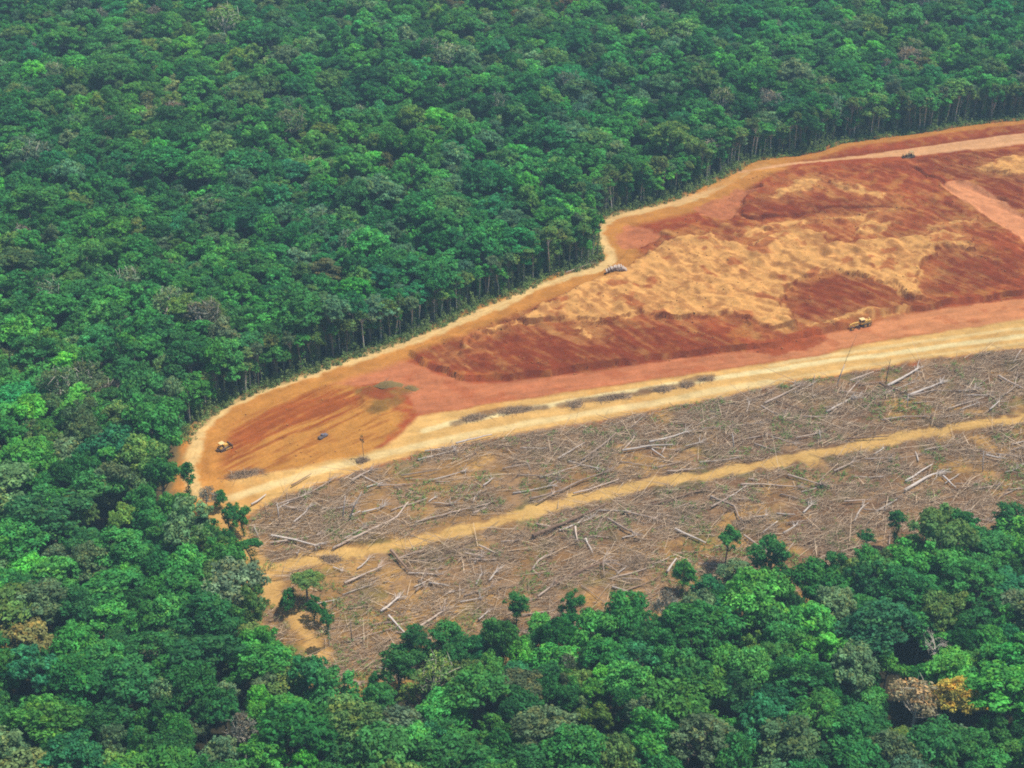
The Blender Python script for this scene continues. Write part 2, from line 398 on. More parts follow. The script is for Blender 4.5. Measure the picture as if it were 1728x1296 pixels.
M_STEEL = paint_mat('worn_steel', (0.16, 0.14, 0.13), rough=0.4, metal=0.5)
M_TYRE = paint_mat('tyre_rubber', (0.03, 0.027, 0.025), rough=0.85, dusty=0.35)
M_GLASS = paint_mat('cab_glass', (0.03, 0.04, 0.05), rough=0.12, dusty=0.2)
M_OLIVE = paint_mat('dull_olive_paint', (0.36, 0.25, 0.09))
M_BLUEGREY = paint_mat('blue_grey_paint', (0.10, 0.11, 0.15), rough=0.35, dusty=0.25)
M_PALE = paint_mat('pale_grey_paint', (0.6, 0.5, 0.42), dusty=0.4)

# ------------------------------------------------------------------ ground: one far sheet and the worked ground of the clearing
def lin(*c):
    return np.array([((v / 255 + .055) / 1.055) ** 2.4 if v > 10 else v / 255 / 12.92 for v in c])
ALB = 0.655     # photo colour -> base colour
TAN, RED, DRED, PINK, ORANGE = lin(238,176,100) * ALB, lin(184,90,46) * ALB, lin(150,68,34) * ALB, lin(208,128,82) * ALB, lin(222,146,92) * ALB
CREAM, SAND, DEBR, OCHRE, BROWN = lin(250,232,172) * ALB, lin(232,184,108) * ALB, lin(196,154,110) * ALB, lin(218,168,88) * ALB, lin(136,98,68) * ALB
EBR, EOR = lin(180,96,42) * ALB, lin(208,144,66) * ALB
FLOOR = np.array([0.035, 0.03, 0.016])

def ground():
    xs = np.arange(X0, X1, GS); ys = np.arange(Y0, Y1, GS)
    gx, gy = np.meshgrid(xs, ys); shp = gx.shape
    x, y = gx.ravel(), gy.ravel()
    c = sdfast(x, y, CLEAR, 14)
    h = height(x, y)
    w1 = fbm(x, y, 7, 4, 101, .65) - .5; w2 = fbm(x, y, 7, 4, 111, .65) - .5
    wx, wy = x + w1 * 9, y + w2 * 9
    def mix(col, k, new):
        k = np.clip(k, 0, 1)[:, None]; return col * (1 - k) + np.asarray(new) * k
    n20, n6, n3 = fbm(x, y, 22, 4, 121), fbm(x, y, 6, 3, 131), fbm(x, y, 2.6, 3, 141)
    col = np.tile(RED, (len(x), 1))
    dlow = np.minimum(seg_dist(x, y, BOTTOM_W)[0], seg_dist(x, y, LEFT_W[3:])[0])
    col = mix(col, sstep(.35, .75, n20) * .8, DRED)
    col = mix(col, sstep(.52, .66, n6) * .35, EOR)
    for P in DARKRED: col = mix(col, sstep(-2, 2, sdfast(wx, wy, P)) * .8, DRED)
    # furrow streaks in the pushed soil
    st = furrow(x, y, 151)
    for P in SPOIL:
        col = mix(col, sstep(-13, 1, sdfast(wx, wy, P) + (n6 - .5) * 8 + (st - .5) * 12 + (n3 - .5) * 6) * .24, TAN * .85)
    jag = (fbm(x, y, 3.5, 3, 47) - .5) * 2.2
    for P in SPOIL:
        k = sstep(-.5, 1.2, sdfast(wx, wy, P) + jag)
        col = mix(col, k * np.clip(0.97 + .5 * (n6 - .5) + .35 * (st - .5) + .3 * (n3 - .5), .1, 1), TAN * (1 + .3 * (n3[:, None] - .5)))
        col = mix(col, k * sstep(.62, .70, fbm(x, y, 9, 4, 155)) * .7, RED)
    onpad = sstep(0, 4, sdfast(wx, wy, PAD))
    col = mix(col, onpad * sstep(.54, .74, st + .5 * (n20 - .5) + .4 * (n3 - .5)) * .2, TAN * .85)
    col = mix(col, onpad * sstep(.50, .36, st + .6 * (n6 - .5) + .5 * (n3 - .5)) * .32, DRED * .85)
    for G in GULLIES:
        gd, _ = seg_dist(wx, wy, G); col = mix(col, onpad * np.exp(-(gd / 1.2) ** 2) * .7, DRED * .75)  # gullies coloured darker too, painting in the shade of their edges
    # shade of the steep faces painted into the soil colour, darker with slope
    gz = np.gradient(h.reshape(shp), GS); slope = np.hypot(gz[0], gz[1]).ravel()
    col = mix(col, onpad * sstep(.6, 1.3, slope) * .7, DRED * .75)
    # left earth
    d, _ = seg_dist(x, y, EARTHCURVE)
    ea = math.atan2(*(pts([(640, 668)])[0] - pts([(350, 770)])[0])[::-1])
    al, ac = x * cos(ea) + y * sin(ea), -x * sin(ea) + y * cos(ea) + .0016 * (x + 20) ** 2
    streak = fbm(ac * 1.0 + 2.0 * fbm(x, y, 16, 3, 162), al * .07, 1.5, 4, 161, .6)
    k = sstep(-2, 2, sdfast(wx, wy, EARTH)); col = mix(col, k, EOR)
    k2 = sstep(-10, 8, sdfast(wx, wy, EARTHRED) + (streak - .5) * 34 + (n20 - .5) * 14); col = mix(col, k * k2, EBR)
    col = mix(col, k * sstep(.5, .72, streak + .4 * (n6 - .5)) * .55, EBR * .75)
    col = mix(col, k * sstep(.5, .2, streak) * .5, EOR * 1.1)
    # haul road, pale road
    k = sstep(-1, 1.5, sdfast(x + w1 * 3, y + w2 * 3, HAUL))
    xr = sstep(60, 190, x)[:, None]
    pk = PINK * (1 - xr) + ORANGE * xr
    fl = fbm(x * .15 + y * .05, y - x * .25, 2.2, 3, 171)
    col = mix(col, k, pk * (1 + .45 * (fl[:, None] - .5)))
    col = mix(col, k * sstep(.58, .75, n6) * .4, RED)
    col = mix(col, sstep(-1, 1.5, sdfast(wx, wy, HEAP)) * .9, RED * .95)
    k = sstep(-1.2, 1.5, sdfast(x + w1 * 3, y + w2 * 3, PALE))
    col = mix(col, k, SAND * (1 + .4 * (fl[:, None] - .5)))
    col = mix(col, k * sstep(.55, .7, n20) * .5, EOR)
    for P, w, s in ((pts([(1980,523),(1728,567),(1640,578),(1560,589),(1480,600),(1400,609),(1300,625),(1200,640),(1100,655),(1000,671),(900,688),(830,701),(760,715),(715,727)]), 1.7, .95),
                    (pts([(1980,512),(1728,553),(1560,576),(1400,599),(1300,617)]), 1.2, .5),
                    (pts([(1300,645),(1200,660),(1100,681),(1000,697),(900,713),(800,732),(700,754),(600,778),(500,805),(400,838),(340,850)]), 2.2, .65),
                    (pts([(1728,578),(1560,601),(1400,627),(1300,643)]), 1.0, .4)):
        dd, _ = seg_dist(x + w1 * 2, y + w2 * 2, P)
        col = mix(col, s * sstep(w * 1.5, w * .5, dd) * (.75 + .5 * (fl - .5)), CREAM)
    col = mix(col, sstep(16, 8, dlow), OCHRE * .9)
    # debris ground
    k = sstep(-1.5, 2, sdfast(wx, wy, DEBRIS))
    dg = mix(np.tile(DEBR * .8, (len(x), 1)), sstep(.46, .62, n20) * .75, OCHRE)
    dg = mix(dg, sstep(.44, .62, n6) * .75, BROWN); dg = mix(dg, sstep(.35, .2, n6) * .4, OCHRE); dg = mix(dg, sstep(.52, .7, n3) * .45, BROWN * .7)
    lt, ltt = seg_dist(x + w1 * 5, y + w2 * 5, LOGTRACK)
    bw = sstep(80, -60, x)          # lower left part is barer and yellower
    dg = mix(dg, bw * sstep(.35, .6, n6) * .4, OCHRE)
    dg = mix(dg, sstep(.60, .72, fbm(x, y, 11, 4, 181)) * .5, lin(108, 116, 62) * ALB)
    col = mix(col, k, dg)
    col = mix(col, sstep(4.3, 2.4, lt + (n6 - .5) * 4.5 + (n3 - .5) * 2) * k * .92, lin(228,184,108) * ALB * (1.02 + .3 * (fl[:, None] - .5)))
    ll, _ = seg_dist(x + w1 * 5, y + w2 * 5, LEFTTRACK); col = mix(col, sstep(5.0, 2.0, ll + (n6 - .5) * 6) * .8, SAND * .95)
    # perimeter track and verge
    pd, _ = seg_dist(x, y, PERIM)
    u, _ = seg_dist(x, y, UPPER_W)
    onup = sstep(16, 9, pd + (n6 - .5) * 4)
    col = mix(col, onup * .85, EOR * 1.08 * (1 + .4 * (n6[:, None] - .5)))
    col = mix(col, sstep(3.8, 1.4, pd + w1 * 5 + (n3 - .5) * 1.6), lin(240, 202, 134) * ALB * (1 + .3 * (fl[:, None] - .5)))
    xo = sstep(20, 120, x)
    col = mix(col, sstep(3.6, 1.7, pd) * xo * .35, ORANGE)
    # upper road
    ud, t = seg_dist(x, y, UPROAD)
    wid = 1.5 + 6.0 * sstep(150, 270, x)
    u2, _ = seg_dist(x, y, UPPER_W[:14])
    col = mix(col, sstep(9, 5, u2 + (n6 - .5) * 6) * sstep(3, 5, u2 + 3) * .8, EOR * 1.05)
    col = mix(col, sstep(wid, wid * .6, ud + w1 * 3), lin(238,178,122) * ALB)
    # side road, pit floors, spoil heap
    col = mix(col, sstep(-1, 1.2, sdfast(x + w1 * 2, y + w2 * 2, SIDEROAD)), lin(238, 160, 106) * ALB)
    for P in (PIT1, PIT2): col = mix(col, sstep(-.5, 1.5, sdfast(wx, wy, P)) * .85, PINK * (1 + .3 * (n3[:, None] - .5)))
    col = mix(col, sstep(-1, 1.5, sdfast(wx, wy, SPOILHEAP)) * (.15 + .8 * sstep(.4, .65, n6)), lin(158, 116, 56) * ALB)
    for P in WINDROWS:
        wd, _ = seg_dist(x, y, P); col = mix(col, sstep(3.0, 1.0, wd + w1 * 3) * .75, BROWN)
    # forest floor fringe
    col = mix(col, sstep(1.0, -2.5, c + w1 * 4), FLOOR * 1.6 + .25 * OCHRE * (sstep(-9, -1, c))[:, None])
    for P, o in ((PERIM, 1.0), (LOGTRACK, 1.1), (UPROAD, 1.2)):
        dd, _ = seg_dist(x + w1 * 1.5, y + w2 * 1.5, P); col = mix(col, np.exp(-((dd - o) / .55) ** 2) * .28 * sstep(.3, .6, n6), EOR * .9)
    col *= (0.84 + .32 * n3)[:, None]
    v = np.stack([x, y, h], 1)
    rgh = .35 + .95 * onpad + .3 * sstep(0, 3, sdfast(wx, wy, DEBRIS)) + .35 * sstep(0, 3, sdfast(wx, wy, EARTH))
    rgh *= 1 - .45 * np.max([sstep(-1, 1, sdfast(wx, wy, S_)) for S_ in SPOIL], axis=0)
    rgh *= sstep(2.0, 5.0, pd) * .8 + .2
    rgh *= 1 - .7 * sstep(0, 2, sdfast(x, y, PALE)); rgh *= 1 - .6 * sstep(0, 2, sdfast(x, y, SIDEROAD))
    col = np.concatenate([col, rgh[:, None]], 1)
    # faces, sorted into the pieces of ground they belong to
    ny, nx = shp
    idx = np.arange(ny * nx).reshape(shp)
    F = np.stack([idx[:-1, :-1], idx[:-1, 1:], idx[1:, 1:], idx[1:, :-1]], -1).reshape(-1, 4)
    fc = F[:, 0]
    reg = np.full(len(F), 0)
    fx, fy = x[fc], y[fc]
    reg[sdfast(fx, fy, EARTH) > 0] = 1
    reg[(sdfast(fx, fy, HAUL) > 0)] = 2
    reg[(sdfast(fx, fy, PALE) > 0)] = 3
    reg[(sdfast(fx, fy, DEBRIS) > 0)] = 4
    reg[(lt[fc] < 4.2) & (sdfast(fx, fy, DEBRIS) > -6)] = 5
    reg[(pd[fc] < 3.3)] = 6
    reg[ud[fc] < wid[fc]] = 7
    reg[sdfast(fx, fy, SIDEROAD) > 0] = 8
    reg[c[fc] < 0] = 9
    names = ['excavated_red_ground', 'graded_brown_ground', 'haul_road', 'dirt_road', 'felled_ground', 'logging_track', 'perimeter_track', 'upper_dirt_road', 'side_road', 'forest_edge_ground']
    for r, nm in enumerate(names):
        f = F[(reg == r) & (c[fc] > -13)]
        used, inv = np.unique(f, return_inverse=True)
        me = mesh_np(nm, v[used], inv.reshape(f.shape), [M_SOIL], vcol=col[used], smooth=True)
        tag(link(nm, me), kind='structure')
    # far forest floor
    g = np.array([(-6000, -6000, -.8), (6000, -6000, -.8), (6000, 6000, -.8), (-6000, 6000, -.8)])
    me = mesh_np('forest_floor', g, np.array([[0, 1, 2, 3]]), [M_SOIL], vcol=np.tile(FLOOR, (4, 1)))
    tag(link('forest_floor', me), kind='structure')
ground()
print('ground', time.time() - T0)

# ------------------------------------------------------------------ trees
def cards(rng, lobes, dens, size, low=-0.35, droop=0.0):
    """leaf sprays over the skin of many lobes -> verts, quads, tone"""
    V, F, Tn = [], [], []
    for (cx, cy, cz, r, fl, tn) in lobes:
        n = max(6, int(dens * r * r))
        d = rng.normal(size=(n * 2, 3)); d /= np.linalg.norm(d, axis=1)[:, None]
        d = d[d[:, 2] > low - .25 * rng.random(len(d))][:n]; n = len(d)
        rad = r * (0.55 + 0.5 * rng.random(n) ** .45)
        bump = 1 + .16 * np.sin(d[:, 0] * 5 + cx * 3) * np.sin(d[:, 1] * 5 + cy * 3)
        p = np.stack([cx + d[:, 0] * rad * bump, cy + d[:, 1] * rad * bump, cz + d[:, 2] * rad * fl], 1)
        nrm = d * np.array([1, 1, 1 / fl]) * .9 + rng.normal(size=(n, 3)) * .33 + np.array([0, 0, .2])
        nrm /= np.linalg.norm(nrm, axis=1)[:, None]
        u = np.cross(nrm, rng.normal(size=(n, 3))); u /= np.linalg.norm(u, axis=1)[:, None] + 1e-9
        w = np.cross(nrm, u)
        a = size * (0.55 + .8 * rng.random(n))[:, None]; b = a * (.45 + .3 * rng.random(n))[:, None]
        bend = nrm * a * .25
        q = np.stack([p - u * a - bend, p - w * b, p + u * a - bend, p + w * b], 1).reshape(-1, 3)
        base = sum(len(k) for k in V)
        V.append(q); F.append(np.arange(n * 4).reshape(-1, 4) + base)
        Tn.append(tn * (0.72 + .56 * rng.random(n)))
    return np.vstack(V), np.vstack(F), np.concatenate(Tn)

def lobes_for(rng, form, Rr):
    """lobe centres relative to crown base, for crown radius Rr"""
    L = []
    if form == 'dome':
        n, H, lr = int(rng.integers(15, 22)), Rr * .95, (.24, .42)
    elif form == 'broad':
        n, H, lr = int(rng.integers(18, 26)), Rr * .65, (.2, .36)
    elif form == 'round':
        n, H, lr = int(rng.integers(15, 22)), Rr * 1.1, (.28, .45)
    elif form == 'tall':
        n, H, lr = int(rng.integers(16, 22)), Rr * 1.9, (.30, .48)
    elif form == 'layered':
        n, H, lr = int(rng.integers(16, 24)), Rr * .95, (.2, .38)
    else:
        n, H, lr = int(rng.integers(11, 18)), Rr * (.8 + .5 * rng.random()), (.18, .5)
    ga = pi * (3 - 5 ** .5); off = rng.random() * 6.28
    for i in range(n):
        u = (i + .5) / n
        th = math.acos(1 - u * (0.98 if form in ('dome', 'broad') else 1.25))
        ph = i * ga + off + rng.normal() * .25
        k = .68 + .16 * rng.random()
        if form == 'irregular': k = .35 + .75 * rng.random()
        r = Rr * (lr[0] + (lr[1] - lr[0]) * rng.random())
        cx, cy = Rr * k * sin(th) * cos(ph), Rr * k * sin(th) * sin(ph)
        cz = H * (k + .1) * cos(th) + Rr * .18 + rng.normal() * Rr * .07
        L.append((cx, cy, cz, r, .62 + .25 * rng.random() if form != 'layered' else .38 + .15 * rng.random(), .78 + .44 * rng.random()))
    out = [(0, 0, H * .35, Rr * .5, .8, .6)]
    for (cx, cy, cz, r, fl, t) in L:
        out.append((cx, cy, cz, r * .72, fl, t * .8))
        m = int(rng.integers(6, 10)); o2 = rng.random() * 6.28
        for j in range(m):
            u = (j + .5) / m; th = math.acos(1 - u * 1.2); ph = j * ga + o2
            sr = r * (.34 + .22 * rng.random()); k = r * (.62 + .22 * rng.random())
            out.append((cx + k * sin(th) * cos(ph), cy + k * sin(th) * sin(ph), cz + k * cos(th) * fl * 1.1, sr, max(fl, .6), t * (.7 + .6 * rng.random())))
    MAIN[id(out)] = [(a, b, c, r) for a, b, c, r, _, _ in L]
    return out
MAIN = {}

def tree_proto(seed, form, Rr=5.0, stem=11.0, dens=50, size=.30, bark=None, sparse=False, trunk_r=.34, skirt=0):
    """returns (trunk mesh, crown mesh) with base at the origin"""
    rng = np.random.default_rng(seed)
    L0 = lobes_for(rng, form, Rr); main = MAIN.pop(id(L0))
    L = [(a, b, c + stem, r, f, t) for a, b, c, r, f, t in L0]; main = [(a, b, c + stem, r) for a, b, c, r in main]
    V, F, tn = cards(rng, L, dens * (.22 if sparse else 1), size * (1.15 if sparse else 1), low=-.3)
    if skirt:
        SL = [(rng.normal() * .5, rng.normal() * .5, stem * (.25 + .7 * rng.random()), .7 + .7 * rng.random(), 1.2, .8 + .3 * rng.random()) for _ in range(skirt)]
        v2, f2, t2 = cards(rng, SL, dens * .7, size * .8, low=-.8)
        F = np.vstack([F, f2 + len(V)]); V = np.vstack([V, v2]); tn = np.concatenate([tn, t2])
    wv = np.repeat(rng.random(len(tn) // 24 + 1) ** 3, 24)[:len(tn)] * .8
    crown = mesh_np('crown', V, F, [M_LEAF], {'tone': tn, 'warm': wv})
    mb = MB()
    lean = rng.normal(size=2) * (.5 if trunk_r > .25 else 1.1)
    top = stem + max(l[2] - stem for l in L) * .55
    path = [(0, 0, -1.2), (lean[0] * .2, lean[1] * .2, stem * .35), (lean[0] * .6, lean[1] * .6, stem * .75), (lean[0], lean[1], top)]
    mb.tube(path, [trunk_r * 1.35, trunk_r, trunk_r * .8, trunk_r * .3], 6)
    for l in main[::(1 if sparse else 2)]:
        s = stem * (.72 + .25 * rng.random()); e = np.array(l[:3]); b = np.array([lean[0] * .7, lean[1] * .7, s])
        mid = b * .5 + e * .5 + np.array([0, 0, -.25])
        mb.tube([b, mid, e], [trunk_r * .45, trunk_r * .3, .05], 4)
        if sparse:
            for q in range(3):
                mb.tube([e, e + rng.normal(size=3) * l[3] * .6 + np.array([0, 0, l[3] * .5])], [.07, .03], 3)
    me = bpy.data.meshes.new('trunk'); me.from_pydata(mb.v, [], mb.f); me.update(); me.materials.append(bark or M_BARK)
    return me, crown

def branch_tree(seed, Rr=5.0, stem=11.0, twigs=3, tr=.32, m=None, levels=4):
    """leafless tree: list of (trunk mesh, branch mesh)"""
    rng = np.random.default_rng(seed)
    tk, br = MB(), MB()
    tk.tube([(0, 0, -1), (.1, 0, stem * .5), (.2, .1, stem)], [tr * 1.3, tr, tr * .75], 6)
    def grow(p, d, ln, r, lv):
        q = p + d * ln * .5 + rng.normal(size=3) * ln * .05; e = p + d * ln
        br.tube([p, q, e], [r, r * .8, r * .55], 4 if lv > 1 else 3)
        if lv == 0: return
        for k in range(twigs if lv < levels else 4):
            nd = d + rng.normal(size=3) * .55 + np.array([0, 0, .12]); nd /= np.linalg.norm(nd)
            grow(e if k < 2 else q, nd, ln * (.6 + .25 * rng.random()), max(r * .55, .035), lv - 1)
    for k in range(4):
        a = k * 1.57 + rng.random(); d = np.array([cos(a) * .75, sin(a) * .75, .8]); d /= np.linalg.norm(d)
        grow(np.array([.2, .1, stem - .1 - .5 * k]), d, Rr * .42, tr * .6, levels - 1)
    out = []
    for nm, b in (('trunk', tk), ('branches', br)):
        me = bpy.data.meshes.new(nm); me.from_pydata(b.v, [], b.f); me.update(); me.materials.append(m or M_PALEBARK); out.append(me)
    return out

FORMS = ['dome', 'dome', 'broad', 'broad', 'round', 'round', 'layered', 'irregular', 'tall', 'dome', 'irregular', 'round', 'layered', 'irregular', 'irregular', 'broad', 'tall', 'irregular']
PROTO = [tree_proto(100 + i, f) for i, f in enumerate(FORMS)]
LOW_FORM = ['irregular', 'tall', 'round', 'irregular', 'dome']
LOW = [tree_proto(200 + i, f, stem=(4.5, 4, 5.5, 6, 5)[i], skirt=6, trunk_r=.26) for i, f in enumerate(LOW_FORM)]
PROTO_FORM = FORMS[:]
SPARSE = [tree_proto(300 + i, f, sparse=True, bark=M_PALEBARK) for i, f in enumerate(['dome', 'round'])]
EDGE = [tree_proto(400 + i, f, Rr=3.1, stem=13.5 + i, dens=34, size=.34, bark=M_PALEBARK if i % 3 else M_BARK, trunk_r=.24, skirt=(4, 12, 18, 26, 8, 22)[i]) for i, f in enumerate(['dome', 'irregular', 'round', 'tall', 'irregular', 'round'])]
BARE = [branch_tree(500), branch_tree(501, twigs=3)]
print('protos', time.time() - T0, sum(len(a.polygons) + len(b.polygons) for a, b in PROTO + LOW + SPARSE + EDGE + BARE))

PAL = {   # leaf base colours
    'dark green': (0.035, 0.178, 0.045), 'deep green': (0.048, 0.239, 0.054), 'mid green': (0.070, 0.308, 0.062), 'fresh green': (0.098, 0.390, 0.065),
    'bright green': (0.125, 0.492, 0.065), 'blue-green': (0.042, 0.260, 0.086), 'olive green': (0.145, 0.281, 0.069), 'grey-green': (0.145, 0.266, 0.119),
    'yellow-green': (0.160, 0.330, 0.055), 'russet brown': (0.190, 0.175, 0.070), 'golden yellow': (0.560, 0.500, 0.100), 'straw brown': (0.400, 0.350, 0.190), 'grey brown': (0.185, 0.200, 0.155)}
PALW = [('dark green', 20), ('deep green', 22), ('mid green', 22), ('fresh green', 15), ('bright green', 3), ('blue-green', 6), ('olive green', 10), ('grey-green', 11), ('yellow-green', .6), ('russet brown', .25)]
def pick_col(rng):
    t = rng.random() * sum(w for _, w in PALW)
    for n, w in PALW:
        t -= w
        if t <= 0: return n
    return 'mid green'
def vary(rng, c, s=.25):
    k = 1 + rng.uniform(-s, s) * 1.2
    return [max(.005, v * k * (1 + rng.uniform(-s, s) * .5)) for v in c]

# planting: dart throwing in the forest, everywhere the view reaches plus a margin
def plant():
    cand = []
    rng = R
    tries = 110000
    cell = 6.0; grid = {}
    ys = NR.uniform(335, 1270, tries); hw = (ys * .36 + 75); xs = NR.uniform(-1, 1, tries) * hw
    big = fbm(xs, ys, 90, 3, 201)
    cl = sdfast(xs, ys, CLEAR, 60)
    lowd, _ = seg_dist(xs, ys, BOTTOM_W)
    out = []
    order = NR.random(tries)
    for i in range(tries):
        x, y = xs[i], ys[i]
        far = y > 640
        base = 5.7 if not far else 5.2
        phase = i / tries
        if phase < .006: r = base * rng.uniform(1.7, 2.1)
        elif phase < .12: r = base * rng.uniform(1.1, 1.65)
        elif phase < .5: r = base * rng.uniform(.75, 1.15)
        else: r = base * rng.uniform(.36, .72)
        marg = .35 * r + 2.5
        if cl[i] > -marg: continue
        # thin ragged margin along the lower edge
        if lowd[i] < 26 and cl[i] > -26 and rng.random() < .45: continue
        ok = True; gi, gj = int(x // cell), int(y // cell)
        for a in range(gi - 3, gi + 4):
            for b in range(gj - 3, gj + 4):
                for (X, Y, rr) in grid.get((a, b), ()):
                    if (x - X) ** 2 + (y - Y) ** 2 < ((r + rr) * .56) ** 2: ok = False; break
                if not ok: break
            if not ok: break
        if not ok: continue
        grid.setdefault((gi, gj), []).append((x, y, r))
        hgt = (10.5 + r * 1.75 + rng.gauss(0, 2.8) + (big[i] - .5) * 9) * (1.0 if phase < .5 else .9)
        if lowd[i] < 30: hgt *= .86
        out.append((x, y, r, max(8.5, min(hgt, 31))))
    return out
TREES = plant()
print('trees', len(TREES), time.time() - T0)

def in_frame(x, y, z=12, m=30):
    a, b = pxof(x, y, z); return -m < a < 1728 + m and -m < b < 1296 + m

# special trees read off the photo: (crown px, py, crown radius m, height, kind, colour, form index, label)
SPECIAL = [
    (1548,1168,8.5,25,'sparse','straw brown',0,'broad straw-brown half-bare tree at the lower right, against a golden crown'),
    (1616,1160,6.8,28,'leafy','golden yellow',0,'golden-yellow crowned tree beside the straw-brown half-bare tree at lower right'),
    (1579,1080,6.8,22,'bare','',0,'bare pale grey tree with spreading limbs among green crowns at lower right'),
    (1124,1012,5.0,19,'sparse','grey brown',1,'rounded grey-brown leafless-looking tree by the lower edge of the felled ground'),
    (735,1128,8.0,20,'sparse','olive green',0,'wide thin-leaved olive tree showing fan-shaped grey limbs, below the felled ground'),
    (1268,1078,3.6,21,'leafy','yellow-green',7,'small lemon-yellow crown standing out in the lower forest right of centre'),
    (408,1222,5.5,20,'sparse','grey brown',1,'mauve-grey thin crowned tree near the bottom edge, left of centre'),
    (1508,1042,3.4,21,'leafy','russet brown',16,'narrow russet-tinged tree left of the bare pale grey tree'),
    (207,868,7.0,21,'leafy','yellow-green',3,'ochre-tinged broad crown in the left forest above mid-slope of the lower left'),
    (1228,898,4.2,17,'leafy','deep green',10,None), (640,1165,5.0,18,'leafy','deep green',4,None),
    (434,1168,4.0,22,'leafy','bright green',0,'vivid bright-green crown near the bottom, left of centre, upper of a pair'),
    (430,1198,3.6,20,'leafy','bright green',9,'vivid bright-green crown near the bottom, left of centre, lower of a pair'),
    (1000,1195,4.2,21,'leafy','yellow-green',10,None), (1340,1010,5.0,19,'leafy','dark green',5,None),
]
sp_xy = []
for s in SPECIAL:
    X, Y, _ = at(s[0], s[1], s[3] * .85); sp_xy.append((X, Y, s[2]))
TREES = [t for t in TREES if all((t[0] - a) ** 2 + (t[1] - b) ** 2 > (.75 * (r + t[2])) ** 2 for a, b, r in sp_xy)]

def near_key(t): return t[0] ** 2 * .3 + t[1] ** 2
vis = sorted([t for t in TREES if in_frame(t[0], t[1], t[3] * .8, 10)], key=lambda t: (t[0] ** 2 + t[1] ** 2) / max(t[2], 2.5) ** 1.0)
NEAR = vis[:285]; nearset = set(map(id, NEAR))
REST = [t for t in TREES if id(t) not in nearset]
rng = random.Random(11)
ZC = [(0, 260, 'far left'), (260, 520, 'left'), (520, 780, 'left of centre'), (780, 1010, 'centre'), (1010, 1240, 'right of centre'), (1240, 1480, 'right'), (1480, 9999, 'far right')]
def zone(px, py):
    c = [n for a, b, n in ZC if px < b][0]
    if py > 1215: r = 'bottom edge'
    elif py > 1110: r = 'lower forest'
    elif py > 1010: r = 'forest below the felled ground' if px > 560 else 'lower-left forest'
    elif px > 560: r = 'margin of the felled ground'
    elif py > 900: r = 'forest beside the felled ground'
    else: r = 'left forest'
    return r, c
pend = []      # (zone, colour, size, px, object) -> labels once all are planted
GROUP_NEAR = 'rainforest trees of the near canopy'
LAST = [None]
def put_tree(x, y, r, hgt, proto, colname, name='rainforest_tree', form='', label=None, Rr=5.0, group=GROUP_NEAR, cat='tree'):
    tk, cr = proto
    root = empty(name, (x, y, hz(x, y) if abs(y) < 970 else -1.0), rng.uniform(0, 6.28))
    s = r / Rr; full = max(v.co.z for v in cr.vertices) if 'top' not in cr else cr['top']
    cr['top'] = full
    el = rng.uniform(.82, 1.22)
    sz = hgt / full
    for nm, me in (('trunk', tk), ('crown' if name != 'bare_tree' else 'branches', cr)):
        o = link(nm, me, root); o.scale = (s * el, s / el, sz)
        if nm == 'crown': o['leaf_color'] = vary(rng, PAL[colname], .25 if label in (None, 'x') else .04)
    tag(root, label, cat, group); LAST[0] = root
    if label is None:
        px, py = pxof(x, y, hgt * .8)
        sz_w = 'broad' if r > 6.0 else 'small' if r < 3.8 else 'medium-sized'
        pend.append((zone(px, py), colname, sz_w, px, py, root, {'dome': 'domed', 'broad': 'flat-topped', 'round': 'rounded', 'layered': 'layered', 'irregular': 'ragged', 'tall': 'tall'}.get(form, '')))
    return root
for (x, y, r, h) in NEAR:
    cn0 = pick_col(rng)
    if cn0 in ('bright green', 'yellow-green') and r > 5: cn0 = 'mid green'
    rim = min(seg_dist(np.array([x]), np.array([y]), BOTTOM_W)[0][0], seg_dist(np.array([x]), np.array([y]), LEFT_W)[0][0]) < 22
    if rim:
        k = rng.randrange(len(LOW)); put_tree(x, y, r * 1.12, h, LOW[k], cn0, form=LOW_FORM[k])
    else:
        k = rng.randrange(len(PROTO)); put_tree(x, y, r, h, PROTO[k], cn0, form=PROTO_FORM[k])
for s, (X, Y, r) in zip(SPECIAL, sp_xy):
    pr = {'leafy': PROTO, 'sparse': SPARSE, 'bare': BARE}[s[4]][s[6]]
    put_tree(X, Y, r, s[3], pr, s[5] or 'mid green', name={'leafy': 'rainforest_tree', 'sparse': 'thin_crowned_tree', 'bare': 'bare_tree'}[s[4]], form='dome', label=s[7])
ORD = ['first', 'second', 'third', 'fourth', 'fifth', 'sixth', 'seventh', 'eighth', 'ninth', 'tenth', 'eleventh', 'twelfth', 'thirteenth', 'fourteenth', 'fifteenth', 'sixteenth', 'seventeenth', 'eighteenth', 'nineteenth', 'twentieth']
def label_near():
    by = {}
    for p in pend: by.setdefault((p[0], p[1], p[2], p[6]), []).append(p)
    for ((r, c), col, szw, fm), ps in by.items():
        ps.sort(key=lambda p: p[3])
        for i, p in enumerate(ps):
            base = f"{szw} {col} {fm} crown".replace('  ', ' ')
            where = f"{r}, {c}"
            p[5]['label'] = f"{base}, {where}" if len(ps) == 1 else f"{base}, {where}, {ORD[min(i, 19)]} from left"
label_near()
print('near', len(NEAR), time.time() - T0)

